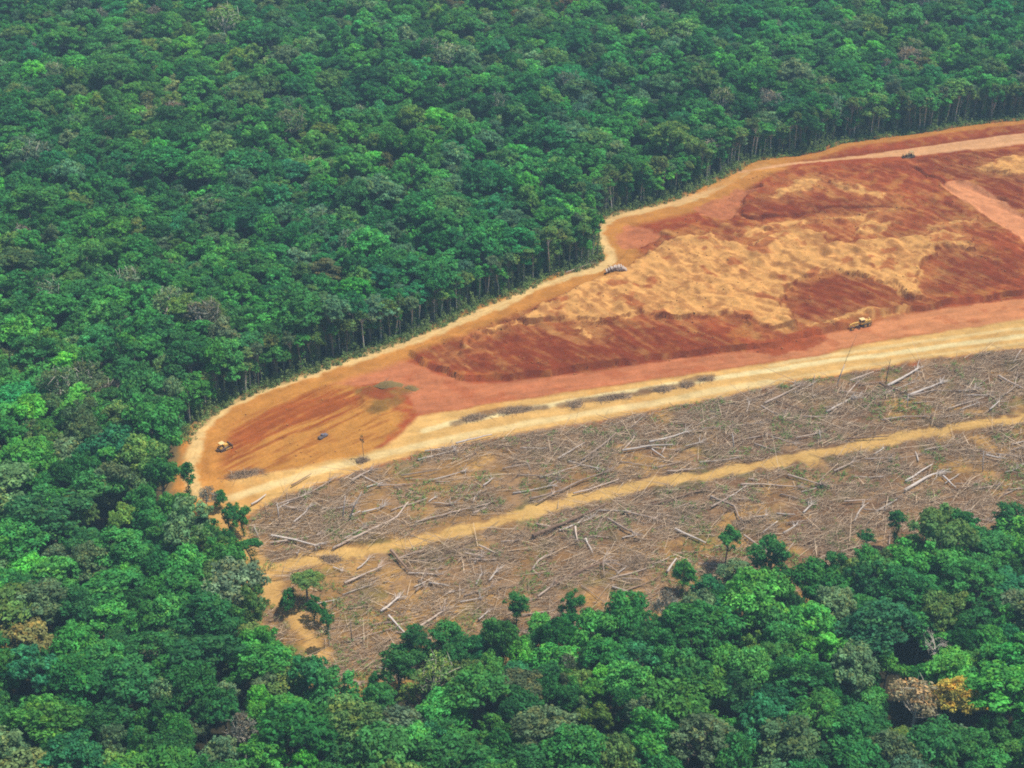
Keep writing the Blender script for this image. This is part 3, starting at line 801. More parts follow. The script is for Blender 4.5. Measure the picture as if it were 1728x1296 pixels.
# ---- trees along the cut forest edge, their pale trunks in view
def outward(n):
    return n[1], -n[0]
def walk(P, step, jit):
    out = []; L = 0; nxt = 0
    for a, b in zip(P[:-1], P[1:]):
        d = np.hypot(*(b - a)); n = (b - a) / d
        while nxt < L + d:
            q = a + n * (nxt - L); out.append((q[0], q[1], n)); nxt += step * rng.uniform(1 - jit, 1 + jit)
        L += d
    return out
edge_list = []
for (x, y, n) in walk(UPPER_W, 4.3, .5):
    nx, ny = -n[1], n[0]                     # candidate outward normal
    if sd(np.array([x + nx]), np.array([y + ny]), CLEAR)[0] > 0: nx, ny = -nx, -ny
    for row in (0, 1):
        if row and rng.random() < .35: continue
        d = (3.4 if row == 0 else 6.8) + rng.uniform(0, 2.6)
        X, Y = x + nx * d + rng.uniform(-1, 1), y + ny * d
        if in_frame(X, Y, 10, 60): edge_list.append((X, Y, row))
edge_pend = []
for X, Y, row in edge_list:
    k = rng.randrange(len(EDGE)); col = rng.choice(['olive green', 'mid green', 'fresh green', 'grey-green', 'fresh green', 'olive green', 'olive green'])
    hgt = rng.uniform(15, 23) * (1.08 if Y > 700 else .92); r = rng.uniform(2.3, 4.0)
    o = put_tree(X, Y, r, hgt, EDGE[k], col, name='edge_tree', label='x', Rr=3.1, group='slender trees along the cut forest edge', cat='edge tree')
    if rng.random() < .06: o.rotation_euler[1] = rng.uniform(.1, .2)
    edge_pend.append((pxof(X, Y)[0], Y, o, 'pale' if k % 3 else 'brown', col, row, k, hgt))
EDGEZ = [(430, 'above the left end of the perimeter track'), (560, 'above the brown graded slope'), (700, 'above the start of the haul road'), (830, 'above the long straight of the perimeter track'),
         (1000, 'left of the bend in the perimeter track'), (1110, 'just above the bend in the perimeter track'), (1260, 'where the track climbs to the upper road'), (1420, 'above the narrow upper road'), (1560, 'above the red banks'), (9999, 'above the wide upper road')]
by = {}
for p in edge_pend:
    z = [n for a, n in EDGEZ if p[0] < a][0]; by.setdefault((z, p[3], p[4]), []).append(p)
for (z, tr, col), ps in by.items():
    ps.sort(key=lambda p: p[0])
    for i, p in enumerate(ps):
        t = f"{tr}-trunked {col} tree {z}"
        if len(ps) > 1: t += f", {ORD[min(i, 19)]} such from left"
        p[2]['label'] = t
print('edge', len(edge_list), time.time() - T0)

# ---- lone trees left standing on the felled ground and at its rim: (base px, base py, height, crown radius, proto kind, index, colour, label)
LONE = [
    (322,868,22,3.0,'edge',3,'dark green','slender dark tree with tufted foliage before the left tip of the cleared earth'),
    (350,872,12,3.4,'thin',1,'grey brown','greyish thin crowned small tree by the left tip of the pale road'),
    (372,860,9,2.6,'leaf',7,'deep green','small bushy green tree at the left end of the pale dirt road'),
    (391,925,19,3.0,'edge',3,'dark green','tall dark ragged tree where the felled ground begins at its left end'),
    (412,905,14,3.2,'leaf',10,'mid green','leaning green tree over the left end of the felled ground'),
    (434,965,15,2.4,'edge',2,'deep green','narrow dark green tree right beside the left mouth of the logging track'),
    (519,1022,13,5.0,'leaf',2,'olive green','flat umbrella-crowned olive tree standing alone below the logging track'),
    (486,1036,10,3.0,'leaf',7,'dark green','dark dense small tree left of the umbrella-crowned tree'),
    (530,1050,10,3.2,'leaf',10,'deep green','loose-leaved dark green small tree below the umbrella-crowned tree'),
    (556,1088,15,2.0,'edge',5,'dark green','thin dark leaning sapling at the rim of the bare lower-left strip'),
    (871,1056,14,3.6,'leaf',5,'deep green','rounded bright sapling-tree alone on the lower rim of the felled ground'),
    (962,1048,13,3.7,'leaf',0,'deep green','small umbrella-shaped green tree alone at the lower rim of the felled ground'),
    (1298,985,19,6.5,'leaf',10,'deep green','large ragged green tree standing free on the lower right felled ground'),
    (1150,1000,14,3.5,'leaf',7,'mid green','ragged young tree below the pale crossing logs'),
    (1452,955,15,2.6,'edge',4,'dark green','dark narrow tree at the lower right rim of the felled ground'),
    (1508,930,17,2.8,'edge',3,'dark green','blackish spindly tree rising at the lower right rim of the felled ground'),
    (1570,930,18,5.4,'leaf',1,'olive green','olive umbrella tree on the lower right rim of the felled ground'),
    (1622,928,18,5.2,'leaf',0,'deep green','domed dark tree on the lower right rim, beside the olive umbrella tree'),
    (1692,925,19,7.0,'leaf',3,'dark green','wide dark tree at the right end of the felled ground rim'),
    (1400,1000,17,5.0,'leaf',4,'deep green','rounded tree before the sandy gap in the lower right forest rim'),
    (1240,1010,16,5.5,'leaf',9,'grey-green','grey-green domed tree at the lower rim below the brush heap'),
    (700,1120,15,5.2,'leaf',4,'dark green','dark rounded tree at the lower tip of the felled ground'),
    (760,1115,15,5.6,'leaf',3,'deep green','spreading tree right of the lower tip of the felled ground'),
    (1455,990,17,5.0,'leaf',1,'mid green','bushy green tree behind the blackish spindly tree, lower right rim'),
    (1530,970,17,5.6,'leaf',3,'fresh green','fresh green leafy tree in the lower right rim, below the olive umbrella tree'),
    (1650,960,17,5.8,'leaf',0,'deep green','full green tree below the domed dark tree on the lower right rim'),
    (1722,955,18,6.0,'leaf',1,'mid green','green tree cut by the right picture edge at the felled ground rim'),
    (1190,1035,16,5.4,'leaf',4,'blue-green','bluish green tree at the lower rim left of the grey-green domed tree'),
    (1010,1080,13,4.4,'leaf',0,'mid green','low green tree right of the small umbrella-shaped green tree'),
    (915,1092,13,4.4,'leaf',2,'fresh green','low rounded tree between the two lone green trees of the lower rim'),
    (830,1108,14,5.0,'leaf',3,'deep green','dark bushy tree left of the rounded lone tree on the lower rim'),
    (1060,1080,15,4.2,'leaf',8,'mid green','tall green tree at the lower rim left of the grey-brown rounded tree'),
]
for (px, py, h, r, kind, k, col, lab) in LONE:
    X, Y, _ = at(px, py)
    pr = {'edge': EDGE, 'thin': SPARSE, 'leaf': PROTO if k == 2 else LOW}[kind][k if kind != 'leaf' or k == 2 else (0, 3, 0, 3, 1, 3, 0, 2, 4, 3, 0)[k % 11]]
    put_tree(X, Y, r * 1.15, h, pr, col, name={'edge': 'lone_slender_tree', 'thin': 'thin_crowned_tree', 'leaf': 'lone_tree'}[kind], label=lab, Rr=3.1 if kind == 'edge' else 5.0, group='trees left standing round the felled ground', cat='lone tree')
    _o = LAST[0]; _o.rotation_euler[0] = rng.uniform(-.12, .12); _o.rotation_euler[1] = rng.uniform(-.12, .12); q_ = rng.uniform(.75, 1.2); _o.scale = (q_, 2 - q_, 1)

# ---- the far forest: beyond counting, one object that plants whole trees on its points
def forest():
    pc = bpy.data.collections.new('canopy_forms')        # not linked to the scene: only the shapes
    protos = []
    def whole(name, tk, cr):
        o = bpy.data.objects.new(name, None)
        a = np.array([v.co[:] for v in cr.vertices]); fa = np.array([p.vertices[:] for p in cr.polygons])
        tv = np.array([v.co[:] for v in tk.vertices]); tf = [p.vertices[:] for p in tk.polygons]
        tf = np.array([q if len(q) == 4 else (q[0], q[1], q[2], q[2]) for q in tf])
        tf = np.array([q for q in tf if len(set(q)) == 4]) if len(tf) else tf
        tn = np.zeros(len(fa), np.float32); cr.attributes['tone'].data.foreach_get('value', tn)
        wv = np.zeros(len(fa), np.float32); cr.attributes['warm'].data.foreach_get('value', wv)
        me = mesh_np(name, np.vstack([a, tv]), np.vstack([fa, tf + len(a)]), [M_LEAF, tk.materials[0]],
                     {'tone': np.concatenate([tn, np.ones(len(tf))]), 'warm': np.concatenate([wv, np.zeros(len(tf))])}, midx=[0] * len(fa) + [1] * len(tf))
        o = bpy.data.objects.new(name, me); pc.objects.link(o); protos.append((o, float(a[:, 2].max())))
    for i, (t, c) in enumerate(PROTO + SPARSE): whole('form_%02d' % i, t, c)
    P, S, Rz, Cc, Id = [], [], [], [], []
    for (x, y, r, h) in REST:
        k = rng.randrange(len(PROTO)) if rng.random() > .035 else len(PROTO) + rng.randrange(len(SPARSE))
        P.append((x, y, -1.0)); el = rng.uniform(.8, 1.25); S.append((r / 5 * el, r / 5 / el, (h + 1) / protos[k][1])); Rz.append((0, 0, rng.uniform(0, 6.28)))
        cn = pick_col(rng) if k < len(PROTO) else rng.choice(['grey brown', 'grey-green', 'olive green', 'grey-green'])
        c1 = np.array(PAL[cn]) * .85 + np.array(PAL['mid green' if k < len(PROTO) else 'grey-green']) * .15
        drift = fbm(np.array([x]), np.array([y]), 70, 2, 401)[0] - .5
        c1 = c1 * np.array([1 + drift * .9, 1 + drift * .25, 1 - drift * .3])
        Cc.append(vary(rng, list(c1)) + [1.0]); Id.append(k)
    me = bpy.data.meshes.new('rainforest'); me.from_pydata(P, [], [])
    for nm, ty, arr, key in (('size', 'FLOAT_VECTOR', S, 'vector'), ('turn', 'FLOAT_VECTOR', Rz, 'vector'), ('leaf_color', 'FLOAT_COLOR', Cc, 'color'), ('form', 'INT', Id, 'value')):
        a = me.attributes.new(nm, ty, 'POINT'); a.data.foreach_set(key, np.array(arr, np.int32 if ty == 'INT' else np.float32).ravel())
    ob = link('rainforest', me); tag(ob, 'unbroken green rainforest canopy running to the top of the picture', 'forest', kind='stuff')
    ng = bpy.data.node_groups.new('planting', 'GeometryNodeTree')
    ng.interface.new_socket('Geometry', in_out='INPUT', socket_type='NodeSocketGeometry'); ng.interface.new_socket('Geometry', in_out='OUTPUT', socket_type='NodeSocketGeometry')
    gi, go = ng.nodes.new('NodeGroupInput'), ng.nodes.new('NodeGroupOutput')
    ip = ng.nodes.new('GeometryNodeInstanceOnPoints'); ci = ng.nodes.new('GeometryNodeCollectionInfo')
    ci.inputs['Collection'].default_value = pc; ci.inputs['Separate Children'].default_value = True; ci.inputs['Reset Children'].default_value = True
    def na(nm, ty):
        k = ng.nodes.new('GeometryNodeInputNamedAttribute'); k.data_type = ty; k.inputs['Name'].default_value = nm; return k.outputs['Attribute']
    ng.links.new(gi.outputs[0], ip.inputs['Points']); ng.links.new(ci.outputs[0], ip.inputs['Instance'])
    ip.inputs['Pick Instance'].default_value = True
    ng.links.new(na('form', 'INT'), ip.inputs['Instance Index']); ng.links.new(na('size', 'FLOAT_VECTOR'), ip.inputs['Scale']); ng.links.new(na('turn', 'FLOAT_VECTOR'), ip.inputs['Rotation'])
    ng.links.new(ip.outputs[0], go.inputs[0])
    md = ob.modifiers.new('planting', 'NODES'); md.node_group = ng
    print('rest', len(P))
forest()

# ------------------------------------------------------------------ felled trunks on the cleared ground
LOGS = [  # photo pixels of each trunk lying down, thickness (m), tone
    ([(457,907),(498,916),(536,926)],.38,'w','thick white trunk pointing at the logging track at the left end of the felled ground'),
    ([(469,853),(516,838),(563,811)],.26,'p','long pale trunk reaching toward the pale road near the left end'),
    ([(492,821),(526,802)],.26,'t',None), ([(611,867),(649,856)],.34,'w','short pale log lying alone beside the leaning white stubs'),
    ([(563,927),(623,898),(667,877),(690,849)],.36,'p','long bent pale trunk curving up from the logging track'),
    ([(701,883),(760,868),(823,851)],.28,'p',None), ([(660,932),(689,967)],.45,'t','thick tan log lying across the slope just below the logging track'),
    ([(581,990),(615,973),(643,960)],.32,'p','pale forked log below the logging track near the umbrella tree'),
    ([(496,885),(521,860)],.22,'w',None), ([(424,853),(438,845),(450,836)],.3,'w','white log at the left corner where pale road meets felled ground'),
    ([(594,816),(629,795)],.28,'p',None), ([(716,763),(766,757)],.26,'w',None), ([(769,751),(829,736)],.34,'w','white log along the edge of the pale road, left of centre'),
    ([(636,823),(685,819)],.24,'p',None), ([(677,803),(745,796)],.22,'p',None), ([(643,1036),(660,1022),(675,1010)],.36,'w','white forked log lying near the lower tip of the felled ground'),
    ([(701,1000),(716,988)],.26,'p',None), ([(726,984),(758,990)],.3,'w',None), ([(456,918),(500,913),(547,902)],.3,'p',None),
    ([(942,776),(986,750)],.28,'w',None), ([(981,779),(1027,748),(1039,732)],.3,'p',None), ([(1049,765),(1097,756),(1136,754)],.38,'w','thick white log lying level in the middle of the upper felled strip'),
    ([(1095,749),(1130,741),(1160,732)],.34,'w','white log ending in branches just above the thick level white log'), ([(1100,761),(1122,776)],.24,'w',None), ([(1127,797),(1181,793)],.26,'p',None),
    ([(895,844),(946,831),(983,813),(1024,801)],.34,'p','long grey trunk lying parallel above the logging track at centre'), ([(907,851),(936,835)],.26,'p',None), ([(968,835),(1010,823),(1045,810)],.28,'p',None),
    ([(1156,757),(1186,749)],.24,'w',None), ([(1093,855),(1140,841),(1191,826)],.36,'t',None), ([(1139,860),(1170,847)],.24,'p',None), ([(1053,868),(1108,878)],.32,'p',None),
    ([(1026,878),(1058,899),(1076,907)],.34,'p',None), ([(1139,894),(1191,917)],.42,'w','clean pale log below the logging track, right of centre'),
    ([(899,911),(946,890),(977,877),(1024,855)],.58,'t','very thick long tan trunk lying just below the logging track at centre'), ([(800,857),(829,847)],.26,'p',None),
    ([(1198,842),(1238,856),(1250,878)],.40,'p','pale trunk with fallen crown beside the round grey brush heap'),
    ([(1005,900),(1019,872)],.24,'p',None), ([(970,894),(975,920)],.32,'p',None), ([(808,924),(842,937)],.26,'p',None), ([(816,823),(831,812)],.26,'w',None),
    ([(1498,653),(1549,624)],.48,'w','thick white trunk by the dark standing pole near the pale road'), ([(1484,649),(1528,668)],.36,'t',None), ([(1532,671),(1586,649)],.44,'w','pale thick trunk meeting a brown one at a point, right part of upper strip'),
    ([(1536,672),(1581,659)],.24,'p',None), ([(1394,696),(1440,672)],.38,'w',None), ([(1290,683),(1352,653)],.32,'p',None), ([(1309,679),(1359,694)],.26,'t',None), ([(1284,688),(1309,703)],.26,'p',None),
    ([(1354,705),(1401,706)],.24,'p',None), ([(1434,646),(1474,630)],.28,'p',None), ([(1487,711),(1525,707),(1562,706)],.28,'p',None), ([(1669,694),(1686,680)],.28,'w',None),
    ([(1685,636),(1702,646),(1728,660)],.36,'p',None), ([(1617,662),(1648,658)],.26,'w',None), ([(1343,743),(1380,735)],.26,'p',None), ([(1429,743),(1500,739)],.3,'t',None),
    ([(1527,831),(1568,805),(1588,799)],.46,'w','thick pale trunk below the logging track at the right, crown uphill'), ([(1527,813),(1560,792),(1573,784)],.3,'w',None), ([(1592,805),(1613,826)],.32,'w',None),
    ([(1458,776),(1505,776)],.26,'p',None), ([(1408,797),(1440,782)],.28,'p',None), ([(1330,803),(1390,821)],.28,'p',None), ([(1250,820),(1278,818),(1356,822)],.36,'p',None),
    ([(1442,880),(1448,868),(1457,855)],.32,'w',None), ([(1458,861),(1494,862)],.28,'p',None), ([(1664,773),(1690,776)],.3,'w',None), ([(1680,767),(1727,772)],.3,'p',None),
    ([(1355,870),(1369,855)],.3,'w',None), ([(1424,850),(1466,847)],.26,'p',None), ([(656,1043),(690,1078)],.34,'w','white log slanting down to the lower tip of the felled ground'),
    ([(690,1073),(734,1043),(753,1030)],.36,'p','pale forked trunk meeting the slanting white log at the lower tip'), ([(826,980),(839,962)],.26,'w',None), ([(807,1048),(826,1032)],.24,'w',None), ([(784,937),(815,941)],.24,'p',None),
    ([(1126,967),(1141,945)],.36,'w','white log standing out at the lower forest rim, right of centre'), ([(898,962),(915,941),(931,939)],.32,'p',None), ([(907,1009),(931,993)],.3,'p',None), ([(988,913),(999,936)],.26,'w',None),
    ([(1255,905),(1300,935)],.3,'p',None), ([(380,672),(410,657)],.3,'w','grey-white log lying between perimeter track and forest at the left'), ([(955,462),(998,447)],.20,'p','pale log lying on the verge at the track bend'),
    ([(690,556),(722,548)],.3,'p','pale log lying on the verge above the straight perimeter track'), ([(1200,860),(1230,842)],.24,'p',None), ([(1600,690),(1660,672)],.24,'p',None), ([(1560,760),(1600,752)],.24,'p',None)]
def branchy(mb, rng2, tip, d, n, ln, r):
    for _ in range(n):
        nd = np.array(d) * rng2.uniform(.2, 1) + np.array([rng2.gauss(0, .45), rng2.gauss(0, .45), rng2.uniform(.0, .55)]); nd /= np.linalg.norm(nd)
        L = ln * rng2.uniform(.4, 1.1); st = np.array(tip) - np.array(d) * rng2.uniform(0, ln * .5)
        md = st + nd * L * .55 + np.array([rng2.gauss(0, .2), rng2.gauss(0, .2), 0])
        mb.tube([st, md, st + nd * L + np.array([0, 0, -.1 * L])], [r, r * .7, r * .3], 4)
side = lambda y, x: 'above' if pxof(x, y)[1] < 965 - (pxof(x, y)[0] - 450) * .205 else 'below'
log_objs = []
def put_log(path3, r, tone, label, rng2, crown=None):
    P = np.array(path3); L = np.linalg.norm(np.diff(P, axis=0), axis=1).sum()
    k = max(4, int(L / 2.5)); t = np.linspace(0, 1, k)
    seg = np.linspace(0, 1, len(P))
    Q = np.stack([np.interp(t, seg, P[:, i]) for i in range(3)], 1)
    Q[:, :2] += np.array([[rng2.gauss(0, .12), rng2.gauss(0, .12)] for _ in range(k)])
    base = Q[0].copy(); Q -= base
    m = {'w': M_WHITEWOOD, 'p': M_LOG, 't': M_LOGDARK}[tone]
    nb = crown if crown is not None else rng2.choice([0, 1, 2, 3, 4])
    name = 'fallen_tree' if nb >= 2 else 'felled_log'
    root = empty(name, base)
    mb = MB(); mb.tube(Q, [r * (1.12 - .6 * a) for a in t], 7); mb.build('trunk', m, root, smooth=True)
    if nb >= 2:
        d = Q[-1] - Q[-2]; d /= np.linalg.norm(d)
        for q in range(nb):
            b = MB(); branchy(b, rng2, Q[-1], d, 3, 3.2 + L * .10, r * .34); b.build('branch', m, root)
    log_objs.append((root, base, tone, label, L, Q[-1] + base, nb))
    return root
r2 = random.Random(23)
for pix, r, tone, lab in LOGS:
    z0 = r2.uniform(.8, 1.4)
    p3 = []
    for (a, b) in pix:
        X, Y, _ = at(a, b, .5); p3.append((X, Y, hz(X, Y) + z0 + r * .6))
    put_log(p3, r * 1.15, tone, lab, r2, 5 if lab and 'crown' in lab else 4 if lab and 'branch' in lab or lab and 'fork' in lab else None)
# further, nameless trunks
cnt = 0
BX0, BX1 = DEBRIS[:, 0].min(), DEBRIS[:, 0].max(); BY0, BY1 = DEBRIS[:, 1].min(), DEBRIS[:, 1].max()
cx = NR.uniform(BX0, 300, 4000); cy = NR.uniform(BY0, BY1, 4000)
okk = (sd(cx, cy, DEBRIS) > 4) & (seg_dist(cx, cy, LOGTRACK)[0] > 7) & (seg_dist(cx, cy, LEFTTRACK)[0] > 8)
for X, Y in zip(cx[okk], cy[okk]):
    if not in_frame(X, Y, 0, 0): continue
    L = r2.uniform(4, 12) * r2.choice((1, 1, 1.6)); a = r2.gauss(.3, .5)
    X2, Y2 = X + L * cos(a), Y + L * sin(a)
    if seg_dist(np.array([X2]), np.array([Y2]), LOGTRACK)[0][0] < 5 or sd(np.array([X2]), np.array([Y2]), DEBRIS)[0] < 2: continue
    p3 = [(X, Y, hz(X, Y) + .7), ((X + X2) / 2, (Y + Y2) / 2, hz((X + X2) / 2, (Y + Y2) / 2) + .75), (X2, Y2, hz(X2, Y2) + .8)]
    put_log(p3, r2.uniform(.18, .33), r2.choice('wwpppt'), None, r2); cnt += 1
    if cnt >= 205: break
LZ = [(640, 'left end'), (860, 'left-centre part'), (1060, 'middle'), (1250, 'right-centre part'), (1450, 'right part'), (9999, 'right end')]
by = {}
for o, b, tone, lab, L, e, nb in log_objs:
    if lab: tag(o, lab, 'fallen tree' if o.name.startswith('fallen') else 'log', 'felled trunks on the cleared ground'); continue
    px, py = pxof(b[0], b[1]); z = [n for a, n in LZ if px < a][0]
    key = ({'w': 'bleached', 'p': 'grey-tan', 't': 'brown'}[tone], 'long' if L > 11 else 'short' if L < 6.5 else 'mid-length', nb >= 2, side(b[1], b[0]), z)
    by.setdefault(key, []).append((px, o))
for (tn, ln, br, sd_, z), ps in by.items():
    ps.sort(key=lambda p: p[0])
    for i, (px, o) in enumerate(ps):
        t = f"{ln} {tn} trunk{' with branches' if br else ''} {sd_} the logging track, {z}"
        if len(ps) > 1: t += f", {ORD[min(i, 19)]} from left"
        tag(o, t, 'fallen tree' if br else 'log', 'felled trunks on the cleared ground')
print('logs', len(log_objs), time.time() - T0)

# the big uprooted tree in the lower middle
def uprooted():
    X, Y, _ = at(938, 986); root = empty('uprooted_tree', (X, Y, hz(X, Y)))
    P = [np.array(at(a, b)) - np.array((X, Y, 0)) + np.array((0, 0, z)) for a, b, z in ((941,987,1.0),(962,976,.9),(985,966,1.3),(1017,956,2.0))]
    mb = MB(); mb.tube(P, [.62, .55, .48, .4], 9); mb.build('trunk', M_LOGDARK, root, smooth=True)
    d = P[-1] - P[-2]; d /= np.linalg.norm(d)
    for tp in ((1028,935,5.5),(1045,952,3.5),(1048,972,1.0),(1020,978,.6),(1060,960,2.0),(1036,945,4.0)):
        e = np.array(at(tp[0], tp[1] + tp[2] * 2.2)) - np.array((X, Y, 0)) + np.array((0, 0, tp[2]))
        b = MB(); b.tube([P[-1], P[-1] * .45 + e * .55 + np.array((0, 0, .5)), e], [.26, .17, .06], 5)
        for _ in range(5):
            s = P[-1] * .4 + e * .6; b.tube([s, s + np.array([r2.gauss(1.2, 1), r2.gauss(0, 1.2), r2.uniform(-.3, 1)])], [.08, .03], 4)
        b.build('branch', M_LOG, root)
    rp = MB()
    for i in range(16):
        a = i / 16 * 6.28; q = np.array((-.6, cos(a) * r2.uniform(1, 2), 1.1 + sin(a) * r2.uniform(.8, 1.9)))
        rp.tube([P[0], P[0] * .5 + q * .5 + np.array((-.2, 0, .1)), q], [.4, .22, .05], 5)
    rp.build('root_plate', M_LOGDARK, root)
    tag(root, 'large uprooted tree with thick tan trunk, root plate and splayed branches near the lower rim', 'uprooted tree')
uprooted()

# standing stubs, snags and poles: base px, top px, thickness, tone
SNAGS = [((578,876),(585,834),.30,'w','white leaning stub, left of a pair on the upper felled strip'), ((588,877),(613,827),.28,'w','white slanting stub, right of a pair on the upper felled strip'), ((471,878),(470,848),.24,'w','upright white stub near the left end of the felled ground'),
         ((500,940),(506,926),.26,'w','short white stub on the upper rim of the logging track, left end'), ((436,909),(431,889),.26,'w','forked white stub at the far left end of the felled ground'), ((1238,757),(1234,731),.32,'w','clean white stub right of the level white log'),
         ((1530,690),(1529,668),.26,'w','pale upright stub beneath the crossing thick trunks'), ((1412,651),(1421,616),.28,'w','pale broken snag leaning beside the pale road at right'), ((1416,640),(1437,566),.10,'d','thin grey whip-like dead pole leaning over the pale road'),
         ((1494,650),(1497,606),.22,'d','dark straight dead pole standing by the pale road'), ((1372,650),(1373,632),.16,'w','thin pale stub just below the pale road, right of centre'), ((1568,713),(1573,697),.34,'t','thick tan stub above the logging track at right'),
         ((1385,746),(1380,726),.26,'w','white stub just above the logging track, right of centre'), ((1658,796),(1654,760),.26,'w','white pole standing below the logging track at the right end'), ((594,1081),(593,1042),.24,'p','pale thin snag at the lower left tip of the felled ground'),
         ((897,801),(889,779),.16,'w','white forked dead sapling in the middle of the upper felled strip'), ((614,773),(612,738),.12,'d','thin lone dark stem rising over the pale road at left'), ((1672,202),(1669,150),.26,'w','tall pale bare trunk standing out at the forest edge at top right')]
for (bx, by_), (tx, ty), r, tone, lab in SNAGS:
    X, Y, _ = at(bx, by_); g = hz(X, Y); s = mpp(X, Y)
    H = (by_ - ty) * s / cos(PITCH) ; dx = (tx - bx) * s
    root = empty('dead_snag' if r > .13 else 'dead_pole', (X, Y, g))
    m = {'w': M_WHITEWOOD, 'p': M_LOG, 't': M_LOGDARK, 'd': M_BARK}[tone]
    mb = MB(); mb.tube([(0, 0, -.4), (dx * .4, .1, H * .45), (dx, 0, H)], [r, r * .85, r * .45], 7); mb.build('trunk', m, root, smooth=True)
    b = MB(); br = 0
    for q in range(3 if H > 6 else 2):
        f = r2.uniform(.45, .85); st = np.array((dx * f, .05, H * f)); a = r2.uniform(0, 6.28)
        b.tube([st, st + np.array([cos(a), sin(a), .7]) * r2.uniform(.8, .16 * H + .8)], [r * .4, r * .15], 4)
    b.build('broken_limb', m, root)
    if 'lone dark stem' in lab:
        v, f, tn = cards(np.random.default_rng(5), [(dx, 0, H, .9, 1.5, 1), (dx + .4, 0, H - 1.5, .6, 1, .9)], 40, .3, low=-.9)
        o = link('foliage_tuft', mesh_np('foliage_tuft', v, f, [M_LEAF], {'tone': tn}), root); o['leaf_color'] = [.07, .07, .035]
    tag(root, lab, 'dead trunk', 'dead stubs standing on the felled ground')

# ------------------------------------------------------------------ slash, brush heaps and weeds
def sticks(X, Y, Z, L, A, TL, r, rng3):
    """three-sided sticks: arrays -> verts, quads"""
    n = len(X)
    d = np.stack([np.cos(A) * np.cos(TL), np.sin(A) * np.cos(TL), np.sin(TL)], 1)
    u = np.stack([-np.sin(A), np.cos(A), np.zeros(n)], 1); w = np.cross(d, u)
    c = np.stack([X, Y, Z], 1)
    V = np.zeros((n, 6, 3))
    for k in range(3):
        a = k * 2 * pi / 3 + .5
        o = cos(a) * u + sin(a) * w
        V[:, k] = c + o * r[:, None]; V[:, 3 + k] = c + d * L[:, None] + o * (r * .4)[:, None]
    b = (np.arange(n) * 6)[:, None]
    F = np.stack([b + np.array([k, (k + 1) % 3, 3 + (k + 1) % 3, 3 + k]) for k in range(3)], 1).reshape(-1, 4)
    return V.reshape(-1, 3), F
def slash():
    g = np.random.default_rng(77)
    n = 280000
    X = g.uniform(BX0, BX1, n); Y = g.uniform(BY0, BY1, n)
    k = (sd(X, Y, DEBRIS) > .5); X, Y = X[k], Y[k]
    lt = seg_dist(X, Y, LOGTRACK)[0]; ll = seg_dist(X, Y, LEFTTRACK)[0]
    cl_ = fbm(X, Y, 9, 4, 301, .6); den = sstep(.37, .58, cl_) * 1.0 + .11
    den *= sstep(2.6, 5.4, lt + 3 * (fbm(X, Y, 5, 2, 303) - .5)) * sstep(2, 6, ll)
    k = g.random(len(X)) < den; X, Y = X[k], Y[k]; n = len(X)
    L = 0.8 + g.gamma(1.6, 1.35, n); A = g.normal(.4, .6, n) + pi * (g.random(n) < .5); TL = np.abs(g.normal(0, .22, n))
    big = g.random(n) < .12; L[big] *= 1.9
    r = np.where(big, .09 + .07 * g.random(n), .035 + .05 * g.random(n))
    Z = height(X, Y) + .05 + g.random(n) ** 1.8 * (.35 + 1.2 * sstep(.5, .68, fbm(X, Y, 9, 4, 301, .6)))
    V, F = sticks(X, Y, Z, L, A, TL, r, g)
    tone = np.clip(g.beta(1.3, 2.6, n) + big * .2, 0, 1)
    me = mesh_np('slash_litter', V, F, [M_LITTER], {'tone': np.repeat(tone, 3)})
    tag(link('slash_litter', me), 'grey-brown litter of broken branches over the felled ground', 'branch litter', kind='stuff')
    print('slash', n)
    # low weeds and regrowth
    n = 60000
    X = g.uniform(BX0, BX1, n); Y = g.uniform(BY0, BY1, n)
    k = (sd(X, Y, DEBRIS) > .5) & (seg_dist(X, Y, LOGTRACK)[0] > 5) & (seg_dist(X, Y, LEFTTRACK)[0] > 3.5) & (g.random(n) < sstep(.53, .66, fbm(X, Y, 10, 4, 181)) + .02)
    X, Y = X[k], Y[k]
    # and the verge below the cut edge of the forest
    vx, vy = [], []
    for (x, y, nn) in walk(UPPER_W, .45, .5):
        d = rng.uniform(-1.2, 6); nx, ny = outward(nn)
        vx.append(x + nx * d); vy.append(y + ny * d)
    X = np.concatenate([X, vx]); Y = np.concatenate([Y, vy]); ne = len(vx)
    q = 9000; sx = g.uniform(BX0 - 10, BX1, q); sy = g.uniform(BY0 - 20, BY1, q)
    near = np.minimum(seg_dist(sx, sy, BOTTOM_W)[0], seg_dist(sx, sy, LEFT_W)[0])
    kk = (near < 16) & (fbm(sx, sy, 8, 3, 305) > .52); sx, sy = sx[kk], sy[kk]
    X = np.concatenate([X, sx]); Y = np.concatenate([Y, sy]); ne += len(sx)
    L = [(a, b, c, r, 1.0, t) for a, b, c, r, t in zip(X, Y, height(X, Y) + .55, np.concatenate([.4 + .75 * g.random(len(X) - ne) ** 1.5, .45 + 1.5 * g.random(ne) ** 2]), .15 + .8 * g.random(len(X)))]
    V, F, tn = cards(g, L, 16, .24, low=.0)
    me = mesh_np('weeds', V, F, [M_WEED], {'tone': np.clip(tn, 0, 1)})
    tag(link('weeds', me), 'low green weeds and regrowth between the slash and along the forest edge', 'weeds', kind='stuff')
    print('weeds', len(X), len(F))
slash()
